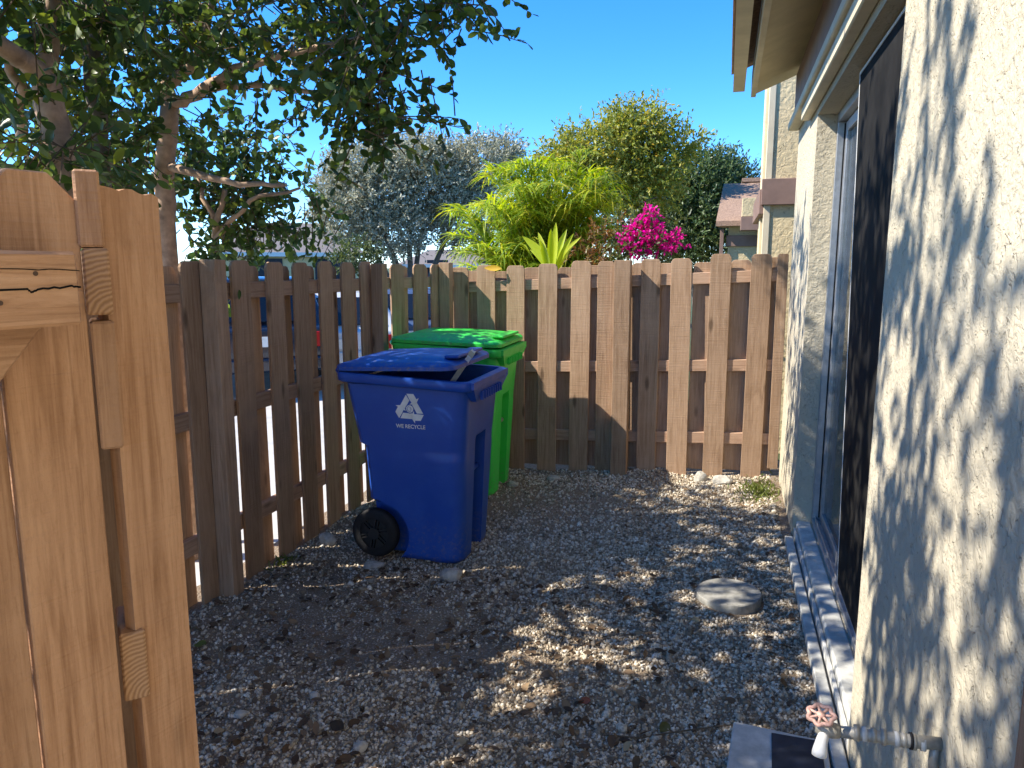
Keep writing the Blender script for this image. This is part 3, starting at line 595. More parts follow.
    if emblem:
        zt0 = .845
        def wallpt(u, w_):                                # u to the right in the picture, w_ up -> on the near side shell
            z = zt0+w_; hw = dims(z)[2]; return (u+.0, -(hw+.0016), z)
        bm = bmesh.new(); s_ = .08
        A = [[(-.66, .20), (-.33, .02), (.0, .56), (-.22, .92)], [(-.17, 1.0), (.30, 1.0), (.50, .66), (.66, .75), (.44, .30), (-.02, .30), (.15, .42), (.02, .62)]]
        for k in range(3):
            a = -2*math.pi*k/3
            for poly in A:
                pts = [wallpt(+.03+s_*(x*math.cos(a)-y_*math.sin(a)), s_*(x*math.sin(a)+y_*math.cos(a))) for x, y_ in poly]
                try: prism(bm, [Vector(p) for p in pts], (0, .001, 0))
                except ValueError: pass
        gl = [wallpt(+.03+s_*.25*math.cos(2*math.pi*k/20), s_*.25*math.sin(2*math.pi*k/20)) for k in range(20)]; prism(bm, [Vector(p)+Vector((0, -.0008, 0)) for p in gl], (0, .001, 0))
        bobj('recycling_emblem', bm, M_WHITE, t)
        bm = bmesh.new(); cx = lambda r0, a0, a1: [wallpt(+.03+s_*r0*math.cos(R(a)), s_*r0*math.sin(R(a))) for a in range(a0, a1, 15)]
        add_tube(bm, [Vector(p)+Vector((0, -.0012, 0)) for p in cx(.17, 100, 300)], .0012, 4); add_tube(bm, [Vector(p)+Vector((0, -.0012, 0)) for p in cx(.10, 280, 460)], .0012, 4); add_tube(bm, [Vector(p)+Vector((0, -.0012, 0)) for p in cx(.29, 0, 361)], .0014, 4)
        bobj('globe_lines', bm, m, t)
        fc = bpy.data.curves.new('lettering', 'FONT'); fc.body = 'WE RECYCLE'; fc.size = .029; fc.align_x = 'CENTER'; fc.extrude = .0004; fc.offset = .0006
        fo = bpy.data.objects.new('lettering_source', fc); COL.objects.link(fo); dg_ = bpy.context.evaluated_depsgraph_get(); me = bpy.data.meshes.new_from_object(fo.evaluated_get(dg_)); bpy.data.objects.remove(fo)
        for v in me.vertices:
            x, y_, zz = v.co; p = wallpt(+.03+x*.95, -.104+y_); v.co = (p[0], p[1]-zz*.8-.0004, p[2])
        link('lettering', me, M_WHITE, t)
    return t
def thing_part(name, parent, loc):
    o = bpy.data.objects.new(name, None); COL.objects.link(o); o.parent = parent; o.location = loc; o.empty_display_size = .05; return o
M_HUB = plain('wheel_plastic', (.02, .02, .021), .5, .35)
blue = cart('wheeled_bin', 'blue wheeled recycling bin with white arrows emblem and its lid ajar', (-1.685, 4.02, gz(-1.7)+.005), R(0), M_BLUE, 1.075, 4.2, True, .665)
green = cart('wheeled_bin', 'bright green wheeled bin with closed lid behind the blue bin', (-1.925, 5.30, gz(-1.9)), R(1), M_GREEN, 1.12, .6, False)
# pale stick poking out of the blue bin
st = thing('plastic_stick', 'pale flat plastic stick poking out of the open blue bin', 'stick', (-1.36, 3.92, .95)); bm = bmesh.new()
a, b = on_y(455, 378, 3.95)-st.location, on_y(474, 350, 3.90)-st.location; dd = (b-a).normalized(); sd = dd.cross(Vector((0, -1, 0))).normalized()*.014
prism(bm, [a-dd*.35-sd, a-dd*.35+sd, b+sd, b-sd*.2-dd*.008, b-sd], (0, .006, 0)); bobj('shaft', bm, M_WHITE, st)
bm = bmesh.new(); c = b-dd*.05; prism(bm, [c-sd*1.15, c+sd*1.15, c+sd*1.15+dd*.035, c-sd*1.15+dd*.035], (0, .010, 0)); bmesh.ops.translate(bm, verts=bm.verts, vec=(0, -.002, 0)); bobj('sleeve', bm, plain('yellowed_plastic', (.55, .5, .36), .5), st)

# ------------------------------------------------------------------ things on the ground
def disc(name, r, h, m, loc):
    bm = bmesh.new(); N = 56; prof = [(r*.985, -.02), (r, h*.5), (r*.992, h*.9), (r*.972, h), (r*.5, h+.001)]; rg = []
    for rad, z in prof: rg.append([bm.verts.new((rad*math.cos(2*math.pi*k/N)*(1+random.gauss(0, .004)), rad*math.sin(2*math.pi*k/N)*(1+random.gauss(0, .004)), z+random.gauss(0, .0008))) for k in range(N)])
    for a, b in zip(rg, rg[1:]):
        for k in range(N): bm.faces.new((a[k], a[(k+1) % N], b[(k+1) % N], b[k]))
    bm.faces.new(rg[-1]); bm.faces.new(rg[0][::-1]); o = bobj(name, bm, m, smooth=True); o.location = loc; md = o.modifiers.new('e', 'EDGE_SPLIT'); md.split_angle = R(28); return o
o = disc('stepping_stone', .154, .04, M_STONE, (.078, 3.565, float(gh(.08, 3.56))+.008)); o.rotation_euler = (.02, -.03, 0); tag(o, 'round grey concrete stepping stone lying on the gravel', 'paver')
def rock(px, py, w, hgt, label, m=None, seed=0, dark=False):
    r_ = np.random.default_rng(seed); d = ray(px, py); P = None; tt = 1
    for _ in range(40): p = CN+d*tt; tt = (float(gh(p[0], p[1]))-CAM_H)/d[2]
    P = CN+d*tt; bm = bmesh.new(); bmesh.ops.create_icosphere(bm, subdivisions=3, radius=1)
    dirs = r_.normal(size=(14, 3)); dirs /= np.linalg.norm(dirs, axis=1)[:, None]; hs = r_.uniform(.62, .95, 14)
    for v in bm.verts:
        c = np.array(v.co)
        for dv, h in zip(dirs, hs):
            k = c@dv
            if k > h: c = c-dv*(k-h)*.92
        v.co = c*np.array([w/2, w*.36, hgt*.62])+r_.normal(0, w*.006, 3)
    o = bobj('rock', bm, m or M_ROCK, smooth=False); o.location = (P[0], P[1]+w*.2, P[2]+hgt*.28); o.rotation_euler = (0, 0, r_.uniform(-.5, .5)); tag(o, label, 'rock'); return o
rock(449, 582, .15, .085, 'pale limestone rock on the gravel in front of the blue bin', seed=3)
rock(325, 546, .12, .09, 'grey brown rock against the foot of the picket fence', seed=5)
rock(372, 569, .13, .05, 'flat dirty rock beside the black bin wheel', seed=6)
rock(512, 487, .10, .05, 'small tan rock beside the green bin', seed=8)
rock(553, 481, .11, .05, 'pale stone near the foot of the back fence', seed=9)
rock(239, 718, .055, .03, 'yellowish pebble lying near the gate post', seed=11)
rock(314, 700, .05, .035, 'long pale pebble among the dead leaves', seed=12)
rock(360, 752, .06, .04, 'grey pebble at the bottom of the view', seed=13)
rock(722, 485, .16, .08, 'light limestone lump at the back fence near the house corner', seed=14)
rock(700, 482, .12, .09, 'shadowed limestone lump under the back fence pickets', seed=15)
rock(675, 641, .04, .03, 'dark stone in the middle of the gravel', seed=21)
# paver under the tap, thin flat dark shape on it
pv = thing('concrete_paver', 'grey square concrete paver on the gravel below the garden tap', 'paver', (.2, 2.35, 0))
c = [ (.092, 2.50), (.392, 2.47), (.38, 2.12), (.06, 2.15)]
bm = bmesh.new(); prism(bm, [Vector((x, y_, -.03))-pv.location for x, y_ in c], (0, 0, .055)); bmesh.ops.recalc_face_normals(bm, faces=bm.faces); bevel(bm, .006, 2); bobj('slab', bm, M_CONC, pv)
dsht = thing('thin_dark_sheet', 'thin dark sheet lying on the concrete paver', 'sheet', (.28, 2.35, .026))
bm = bmesh.new(); prism(bm, [Vector((x, y_, .0275))-dsht.location for x, y_ in ((.215, 2.455), (.372, 2.452), (.36, 2.14), (.20, 2.15))], (0, 0, .004)); bobj('sheet', bm, M_NAVY, dsht)

# ------------------------------------------------------------------ leaves
_lm = [(.0, .0), (.18, .15), (.42, .27), (.68, .285), (.88, .17), (1.0, .0)]
LT = np.array([(0, 0, 0)] + [q for x, w in _lm[1:-1] for q in ((x, w, .12*w), (x, 0, -.10*w-.05*x*x), (x, -w, .12*w))] + [(1, 0, -.06)], float)
LTRI = [(0, 2, 1), (0, 3, 2)]
for k in range(3):
    a = 1+3*k; b = a+3; LTRI += [(a, a+1, b+1), (a, b+1, b), (a+1, a+2, b+2), (a+1, b+2, b+1)]
LTRI += [(10, 11, 13), (11, 12, 13)]; LTRI = np.array(LTRI); NLV = len(LT)
def leaf_arrays(P, D, Nn, size, width=1.0, tmpl=LT):
    D = D/np.linalg.norm(D, axis=1)[:, None]; B = np.cross(Nn, D); B /= np.linalg.norm(B, axis=1)[:, None]+1e-9; Nn = np.cross(D, B)
    T = tmpl[None]*np.stack([size, size*width, size], -1)[:, None]
    V = P[:, None]+T[..., :1]*D[:, None]+T[..., 1:2]*B[:, None]+T[..., 2:]*Nn[:, None]
    F = (LTRI[None]+(np.arange(len(P))*NLV)[:, None, None]).reshape(-1, 3); return V.reshape(-1, 3), F
def blob_points(blobs, n, shell=.35):
    """blobs: (centre, radii, weight)"""
    w = np.array([b[2] for b in blobs], float); k = rng.choice(len(blobs), n, p=w/w.sum()); d = rng.normal(size=(n, 3)); d /= np.linalg.norm(d, axis=1)[:, None]
    r = rng.uniform(shell, 1, n)**.6; C = np.array([b[0] for b in blobs]); Rr = np.array([b[1] for b in blobs]); return C[k]+d*r[:, None]*Rr[k], d
def crown(parent, blobs, ntwig, per, size, m, tl=.28, droop=.35, width=1.0, twigs=True, spread=.9, name='crown', jag=.2, clump=0):
    P, d = blob_points(blobs, ntwig)
    if clump: q, _ = blob_points(blobs, max(2, ntwig//7)); q = q+rng.normal(0, jag*.3, q.shape); P = P*0+q[rng.integers(0, len(q), ntwig)]+rng.normal(0, clump, P.shape)
    else: P = P+rng.normal(0, jag*.3, P.shape)
    D = d*.6+rng.normal(0, .55, P.shape); D[:, 2] -= droop; D /= np.linalg.norm(D, axis=1)[:, None]
    t = np.tile(np.linspace(.1, 1, per), (ntwig, 1))+rng.uniform(-.05, .05, (ntwig, per)); L = rng.uniform(.6, 1.25, (ntwig, 1))*tl
    LP = (P[:, None]+D[:, None]*(t*L)[..., None]); LP[..., 2] -= .25*tl*t**2*droop; LP = LP.reshape(-1, 3)
    LD = np.repeat(D, per, 0)*.55+rng.normal(0, spread*.55, LP.shape); LD[:, 2] -= droop*.25; LN = rng.normal(0, .7, LP.shape); LN[:, 2] += .6
    sz = size*rng.uniform(.6, 1.25, len(LP)); V, F = leaf_arrays(LP, LD, LN, sz, width)
    o = npmesh(name, V-np.array(parent.location), F, m, parent)
    if twigs:
        bm = bmesh.new()
        for p, q, l in zip(P, D, L[:, 0]): add_tube(bm, [Vector(p-q*l*.3)-parent.location, Vector(p+q*l*.5+np.array([0, 0, -.06*tl*droop]))-parent.location, Vector(p+q*l+np.array([0, 0, -.25*tl*droop]))-parent.location], [.004, .003, .0015], 3, False)
        for f in bm.faces: f.material_index = 1
        bm.from_mesh(o.data); bm.to_mesh(o.data); bm.free(); o.data.materials.append(M_TWIG)
    return o
def trunk(parent, limbs, m, k=4, amp=.012, n=10, name='trunk'):
    bm = bmesh.new()
    for pts, r0, r1 in limbs:
        p = wobble([Vector(q)-parent.location for q in pts], k, amp); N = len(p); add_tube(bm, p, [r0+(r1-r0)*i/(N-1) for i in range(N)], n)
    return bobj(name, bm, m, parent, True)
M_LEAF = leafm('dark_glossy_leaf', [(0, (.036, .066, .017)), (.5, (.065, .112, .026)), (.86, (.11, .165, .035)), (.95, (.16, .21, .03)), (1, (.28, .29, .04))], .3, .42, .35)

# near trees over the side fence
ra = lambda px, py, r: at_dist(px, py, r)
tA = thing('shade_tree', 'dark leafed tree with a forked pinkish trunk just beyond the side fence', 'tree', tuple(ra(168, 262, 4.9).xy)+(-.23,))
b0 = ra(168, 262, 4.9); b0.z = -.23
trunk(tA, [([b0, ra(166, 240, 4.9), ra(165, 165, 4.9), ra(170, 105, 4.88)], .062, .05), ([ra(170, 108, 4.88), ra(167, 86, 4.85), ra(198, 60, 4.75), ra(203, 5, 4.6)], .045, .022), ([ra(171, 106, 4.88), ra(186, 98, 4.8), ra(225, 78, 4.5), ra(236, 68, 4.4), ra(300, 52, 4.1), ra(370, 35, 3.7)], .040, .012),
           ([ra(200, 90, 4.7), ra(250, 85, 4.4), ra(310, 92, 4.1), ra(380, 100, 3.8)], .02, .008), ([ra(166, 165, 4.9), ra(190, 172, 4.7), ra(240, 185, 4.5), ra(285, 185, 4.4)], .028, .01), ([ra(205, 40, 4.65), ra(220, -40, 4.5)], .02, .012)], M_BARK, 4, .005)
bl = []
for px, py, r, rx, w in [(260, 40, 4.3, .42, 5), (330, 30, 3.9, .38, 5), (390, 40, 3.6, .30, 4), (350, 85, 3.8, .26, 3), (415, 15, 3.6, .22, 2.2), (250, 95, 4.6, .3, 2.2), (215, 15, 5.0, .45, 3), (300, -60, 4.2, .6, 4), (400, -60, 3.6, .4, 3), (465, 2, 3.5, .12, .7), (150, 50, 5.3, .4, 2.2),
                         (380, 130, 3.7, .12, .6), (440, 50, 3.6, .11, .5), (478, 52, 3.6, .07, .22), (420, 110, 3.6, .10, .35), (395, 160, 3.7, .08, .3), (270, 150, 4.6, .26, 1.6), (500, -18, 3.5, .14, .4), (432, 80, 3.7, .07, .2)]:
    bl.append((ra(px, py, r), (rx, rx, rx*.62), w))
pr_ = np.random.default_rng(5); bl += [(tuple(pr_.uniform((-2.5, 3.6, 3.6), (-1.9, 4.7, 4.4))), (.16, .16, .22), .7) for _ in range(9)]  # leaf clumps added above the view to dapple the far wall pier
crown(tA, bl, 560, 12, .056, M_LEAF, .25, .3, clump=.09)
bl = [(ra(px, py, r), (rx, rx, rx*.6), w) for px, py, r, rx, w in [(235, 195, 5.3, .34, 4), (205, 160, 5.6, .4, 3.5), (255, 218, 5.1, .2, 1.5), (300, 186, 5.0, .12, .6), (205, 232, 5.2, .26, 2.6), (250, 150, 5.6, .36, 2.5), (328, 222, 4.9, .05, .25), (130, 170, 5.4, .3, 2), (60, 160, 5.4, .4, 2.2)]]
tH = thing('leafy_shrub', 'mid green leafy branches spreading low over the side fence top', 'shrub', tuple(ra(215, 262, 5.1).xy)+(-.23,))
M_LEAF2 = leafm('mid_green_leaf', [(0, (.03, .062, .018)), (.55, (.06, .115, .028)), (.85, (.11, .17, .035)), (1, (.22, .27, .05))], .35, .4)
trunk(tH, [([tH.location, ra(215, 235, 5.1), ra(225, 190, 5.0)], .03, .015), ([ra(215, 240, 5.1), ra(250, 200, 4.9), ra(300, 188, 4.8)], .02, .008), ([ra(216, 230, 5.1), ra(195, 170, 5.2)], .02, .01)], M_BARK)
crown(tH, bl, 310, 10, .06, M_LEAF2, .24, .35, clump=.09)
tB = thing('shade_tree', 'straight pale barked tree trunk with dark leaves between two other trunks', 'tree', tuple(ra(93, 200, 4.4).xy)+(-.23,)); b0 = ra(93, 200, 4.4); b0.z = -.23
trunk(tB, [([b0, ra(100, 160, 4.4), ra(93, 70, 4.4), ra(90, -20, 4.4)], .05, .038)], M_BARKG, 5, .006)
bl = [(ra(px, py, r), (rx, rx, rx*.7), w) for px, py, r, rx, w in [(120, 15, 4.9, .5, 3), (115, 90, 5.3, .42, 2.2), (130, 150, 5.2, .36, 2), (100, -90, 4.2, .8, 5), (60, 10, 4.9, .45, 2.5), (120, 20, 4.2, .2, .8), (128, 165, 4.5, .16, .7)]]
crown(tB, bl, 280, 12, .06, M_LEAF, .28, .3)
tC = thing('shade_tree', 'thick forked tree trunk with dark rounded leaves nearest the gate', 'tree', tuple(ra(60, 200, 3.9).xy)+(-.23,)); b0 = ra(60, 200, 3.9); b0.z = -.23
trunk(tC, [([b0, ra(58, 150, 3.9), ra(50, 105, 3.9), ra(44, 80, 3.9)], .07, .055), ([ra(46, 85, 3.9), ra(25, 60, 3.7), ra(-10, 40, 3.5), ra(-70, 0, 3.2)], .045, .03), ([ra(45, 82, 3.9), ra(50, 40, 4.0), ra(55, -40, 4.1)], .045, .03), ([ra(-70, 0, 3.2), Vector((-2.6, .6, 3.3)), Vector((-2.3, -.2, 3.8))], .03, .012), ([ra(20, 140, 4.4), ra(24, 95, 4.3), ra(8, 60, 4.2)], .028, .018)], M_BARK)
bl = [(ra(px, py, r), (rx, rx, rx*.7), w) for px, py, r, rx, w in [(30, 0, 4.2, .42, 3), (15, 130, 4.8, .4, 2.5), (75, 145, 4.3, .18, 1), (5, 60, 4.8, .4, 2), (35, 158, 3.7, .17, 1.2), (10, -80, 3.6, .6, 4)]]
cl_ = np.random.default_rng(31)  # leaf clumps below lie out of view, added to shade gravel and wall
bl += [(tuple(cl_.uniform((-2.85, .7, 1.95), (-2.45, 1.95, 2.6))), (.2, .2, .16), 1.3) for _ in range(12)]
bl += [(tuple(cl_.uniform((-2.9, .2, 2.25), (-2.4, 2.1, 3.0))), (.24, .24, .2), 1.1) for _ in range(11)]
for _ in range(30): bl.append((tuple(cl_.uniform((-3.1, -.9, 3.2), (-2.1, 3.2, 5.2))), (cl_.uniform(.14, .34),)*2+(cl_.uniform(.2, .45),), 1.1))
crown(tC, bl, 1700, 12, .066, M_LEAF, .3, .3)

# trees and plants beyond the back fence
def simple_tree(name, label, cat, px, r, ztop_, blobs, nt, per, size, m, bark, limbs=3, tl=.35, droop=.1, width=.8, r0=.09):
    b = ra(px, 262, r); t = thing(name, label, cat, (b.x, b.y, -.24)); bb = Vector((b.x, b.y, -.24)); cs = [(ra(x, y_, r+dr), (rx, rx, rz_), w) for x, y_, dr, rx, rz_, w in blobs]
    lm = []
    for k in range(limbs):
        c = cs[k % len(cs)][0]; st_ = bb+Vector((random.gauss(0, r0), random.gauss(0, r0), 0)); mid = st_.lerp(c, .45)+Vector((0, 0, .25)); lm.append(([st_, mid, c], r0*(.8 if k else 1), r0*.25))
        for _ in range(3):
            c2 = c+Vector(rng.normal(0, .35, 3))*cs[k % len(cs)][1][0]*1.6; lm.append(([mid.lerp(c, .6), c2], r0*.3, r0*.08))
    trunk(t, lm, bark, 4, .03, 7); crown(t, cs, nt, per, size, m, tl, droop, width, False, name='crown'); return t
M_OAK = leafm('silver_oak_leaf', [(0, (.22, .22, .13)), (.5, (.37, .365, .245)), (1, (.54, .52, .4))], .15, .7, .12)
simple_tree('oak_tree', 'silvery grey green oak tree behind the side fence against the sky', 'tree', 410, 22, 5.4, [(375, 195, 0, 1.3, 1.0, 4), (350, 215, 0, 1.0, .9, 3), (430, 185, .5, 1.5, 1.1, 5), (480, 165, .5, 1.1, .7, 3), (410, 160, 0, 1.1, .6, 3), (465, 215, .5, 1.2, 1.0, 4), (360, 165, 0, .8, .5, 1.5), (505, 152, .6, .4, .35, .7), (395, 230, -.4, .9, .7, 2), (345, 185, 0, .7, .6, 1.5)], 9000, 9, .10, M_OAK, M_BARKG, 5, .42, -.1, .7, .14)
M_YT = leafm('golden_leaf', [(0, (.11, .15, .025)), (.5, (.25, .29, .05)), (.85, (.38, .36, .06)), (1, (.46, .34, .06))], .35, .5)
simple_tree('golden_tree', 'tall yellow green tree with feathery top behind the palm clump', 'tree', 620, 14, 4.6, [(600, 150, 0, .75, .3, 3), (640, 130, 0, .5, .25, 2), (575, 160, 0, .5, .2, 1.5), (620, 180, .2, .9, .45, 4), (670, 150, 0, .35, .2, 1), (650, 185, 0, .55, .4, 2), (625, 120, 0, .22, .14, .8), (690, 142, 0, .16, .08, .25), (550, 162, 0, .22, .07, .35), (610, 215, .2, .8, .5, 2)], 3600, 10, .075, M_YT, M_BARKG, 4, .35, -.05, .7, .06)
M_DK = leafm('deep_green_leaf', [(0, (.03, .06, .02)), (.6, (.07, .12, .035)), (1, (.16, .2, .08))], .25, .45)
simple_tree('evergreen_tree', 'dark green bushy tree between the pink flowers and the townhouse roof', 'tree', 700, 18, 4.3, [(680, 215, 0, 1.0, .8, 4), (715, 205, .5, .8, .8, 3), (705, 175, 0, .55, .45, 1.6), (735, 200, 1, .6, .7, 2), (665, 195, 0, .7, .5, 2), (700, 240, 0, 1.0, .6, 3), (722, 172, .8, .35, .3, .8)], 5200, 9, .09, M_DK, M_BARKG, 4, .4, -.15, .7, .08)
M_SHR = leafm('shrub_leaf', [(0, (.03, .05, .012)), (1, (.12, .15, .04))], .3, .5)
simple_tree('round_shrub', 'small round green shrub showing over the side fence below the oak', 'shrub', 355, 17, 2.1, [(355, 256, 0, .42, .35, 2), (345, 262, 0, .3, .3, 1), (368, 262, 0, .3, .3, 1)], 260, 9, .07, M_SHR, M_BARKG, 2, .2, -.1, .8, .03)
# palm clump: many arching feathered fronds
M_PALM = leafm('palm_leaflet', [(0, (.10, .19, .02)), (.5, (.26, .36, .035)), (.85, (.44, .48, .05)), (1, (.6, .52, .07))], .45, .5, .25)
def strip_leaf(p, d, n, ln, w, k=3, sag=.3):
    """narrow tapering blade -> verts, quads"""
    d = d.normalized(); s = d.cross(n).normalized(); v = []; f = []
    for i in range(k+1):
        u = i/k; q = p+d*ln*u+Vector((0, 0, -sag*ln*u*u)); ww = w*(1-u)**.7*(.55+.9*min(u*3, 1)*.5); v += [q-s*ww, q+s*ww]
    for i in range(k): f.append((2*i, 2*i+1, 2*i+3, 2*i+2))
    return v, f
pb = ra(543, 262, 8.6); palm = thing('palm_clump', 'bushy yellow green areca palm clump rising behind the back fence', 'palm', (pb.x, pb.y, -.1))
VV, FF = [], []; stems = bmesh.new(); nf = 270
for i in range(nf):
    a = random.uniform(0, 2*math.pi); out = random.uniform(.15, 1.0); h = random.uniform(1.6, 3.1)*(1-.20*out); base = Vector((random.gauss(0, .16), random.gauss(0, .16), 0)); L = random.uniform(.9, 1.25)
    dirh = Vector((math.cos(a), math.sin(a), 0)); st0 = base; st1 = base+dirh*.15*out+Vector((0, 0, h*.62))
    tip = base+dirh*(.26+.62*out)+Vector((0, 0, h)); ctrl = base+dirh*(.18+.22*out)+Vector((0, 0, h*1.02)); pts = []
    for k in range(13): u = k/12; pts.append(st1*(1-u)**2+ctrl*2*u*(1-u)+tip*u*u)
    add_tube(stems, [st0, st1]+pts[1::3]+[pts[-1]], [.014, .011]+[.006]*4+[.003], 5, False)
    for k in range(1, 13):
        for sub in (0, .33, .66):
            u = min((k+sub)/12.6, 1); p = st1*(1-u)**2+ctrl*2*u*(1-u)+tip*u*u; tg = (ctrl-st1)*2*(1-u)+(tip-ctrl)*2*u; tg.normalize(); side = tg.cross(Vector((0, 0, 1)))
            if side.length < .1: side = Vector((1, 0, 0))
            side.normalize()
            for sgn in (-1, 1):
                dl = (tg*.75+side*sgn*.85+Vector((0, 0, .28))+Vector(rng.normal(0, .22, 3))); v, f = strip_leaf(p, dl, Vector((0, 0, 1))+side*sgn*-.5, random.uniform(.24, .42)*(1.1-.5*abs(u-.4)), .0118, 3, random.uniform(.3, .9))
                o_ = len(VV); VV += v; FF += [tuple(x+o_ for x in q) for q in f]
bobj('canes', stems, plain('palm_cane', (.2, .22, .05), .5), palm, True); mesh('fronds', VV, FF, M_PALM, palm)
# dracaena like rosette
M_DRA = leafm('strap_leaf', [(0, (.22, .34, .02)), (.6, (.46, .54, .04)), (1, (.6, .6, .07))], .4, .35)
db = ra(552, 262, 6.6); dr = thing('strap_leaf_plant', 'lime green strap leaved plant standing up behind the back fence', 'plant', (db.x, db.y, -.1)); VV, FF = [], []
for px, py, w in [(522, 236, .03), (538, 232, .022), (556, 222, .028), (567, 229, .022), (574, 233, .018), (581, 237, .02), (545, 247, .026), (562, 240, .03), (530, 250, .02), (551, 228, .024), (570, 248, .022), (540, 240, .022)]:
    tip = ra(px, py, 6.6+random.uniform(-.15, .2))-dr.location; b = Vector((random.gauss(0, .02), random.gauss(0, .02), 1.60)); d = tip-b; ctrl = b+d*.45+Vector((0, 0, .09)); s = d.cross(Vector((random.uniform(-.4, .4), -1, .3))).normalized(); o_ = len(VV); K = 8
    for i in range(K+1):
        u = i/K; q = b*(1-u)**2+ctrl*2*u*(1-u)+tip*u*u; ww = 1.35*w*math.sin(math.pi*min(.12+u*.88, 1))**.75; fold = Vector((0, -ww*.5, 0)); VV += [q-s*ww, q-fold, q+s*ww]
    for i in range(K): FF += [(o_+3*i, o_+3*i+1, o_+3*i+4, o_+3*i+3), (o_+3*i+1, o_+3*i+2, o_+3*i+5, o_+3*i+4)]
mesh('blades', VV, FF, M_DRA, dr, True); trunk(dr, [([dr.location, dr.location+Vector((0, 0, .9)), dr.location+Vector((0, 0, 1.65))], .03, .022)], M_BARKG)
# croton and bougainvillea
M_CRO = leafm('croton_leaf', [(0, (.12, .06, .02)), (.5, (.22, .1, .03)), (1, (.2, .2, .05))], .35, .4)
simple_tree('croton_shrub', 'reddish orange leaved shrub low between palm clump and pink flowers', 'shrub', 605, 7.6, 2, [(603, 243, 0, .17, .12, 2), (620, 235, 0, .12, .14, 1), (592, 255, 0, .15, .1, 1)], 130, 9, .05, M_CRO, M_BARKG, 2, .12, -.2, .5, .015)
M_BOU = leafm('pink_bract', [(0, (.48, .008, .17)), (.6, (.68, .02, .27)), (1, (.8, .06, .38))], .4, .6, .2)
bg = simple_tree('bougainvillea', 'bougainvillea with vivid pink flower clusters above the back fence', 'shrub', 648, 7.4, 2.2, [(645, 240, .1, .22, .2, 3), (665, 243, .1, .15, .15, 1.5), (632, 235, 0, .15, .15, 1)], 200, 9, .045, M_SHR, M_BARKG, 3, .14, -.2, .9, .015)
cs = [(ra(x, y_, 7.3+dr_), (rx, rx, rx*.7), w) for x, y_, dr_, rx, w in [(648, 216, 0, .095, 2), (630, 232, 0, .10, 2), (638, 240, -.05, .10, 2), (655, 230, 0, .08, 1.5), (643, 226, 0, .07, 1), (675, 240, 0, .085, 1.6), (668, 247, 0, .06, 1), (640, 252, 0, .08, 1), (628, 247, 0, .06, .8), (655, 247, 0, .07, .7)]]
crown(bg, [(c, tuple(x*.85 for x in q), w) for c, q, w in cs], 210, 7, .03, M_BOU, .06, -.1, 1.3, False, name='flowers', jag=.05)

# ------------------------------------------------------------------ far houses and parked cars beyond the side fence
def far_house(label, pl, pr, r, zr, ze, m, wallm):
    a = ra(pl, 250, r); b = ra(pr, 250, r); a.z = b.z = 0; t = thing('bungalow', label, 'house', tuple(a)); u = (b-a).normalized(); n = Vector((-u.y, u.x, 0)); L = (b-a).length; Dp = 9
    Mx = Matrix(((u.x, n.x, 0, 0), (u.y, n.y, 0, 0), (0, 0, 1, 0), (0, 0, 0, 1)))
    bm = bmesh.new(); add_box(bm, (.4, .4, -.25), (L-.4, Dp-.4, ze), Mx); bobj('wall', bm, wallm, t)
    bm = bmesh.new(); v = [bm.verts.new(Mx @ Vector(p)) for p in ((0, 0, ze), (L, 0, ze), (L, Dp, ze), (0, Dp, ze), (L*.25, Dp/2, zr), (L*.8, Dp/2, zr))]
    for f in ((0, 1, 5, 4), (1, 2, 5), (2, 3, 4, 5), (3, 0, 4), (0, 3, 2, 1)): bm.faces.new([v[i] for i in f])
    bobj('roof', bm, m, t); bm = bmesh.new(); add_box(bm, (-.02, -.06, ze-.2), (L+.02, -.002, ze+.02), Mx); bobj('fascia', bm, M_WHITE, t)
    for k in range(2):
        bm = bmesh.new(); add_box(bm, (L*(.25+.4*k), .34, .8), (L*(.25+.4*k)+1.4, .398, 2.0), Mx); bobj('window', bm, M_NAVY, t)
    return t
far_house('far grey roofed house seen above the side fence left of the oak', 215, 365, 42, 4.1, 2.3, M_ROOFG, M_STUCW)
far_house('far grey roofed house between the oak tree and palm clump', 395, 520, 50, 2.75, 1.7, M_ROOFG, M_STUCW)
M_TAIL = plain('tail_lamp', (.35, .01, .012), .25, .5); M_CARGL = plain('car_glass', (.01, .012, .015), .08, .6)
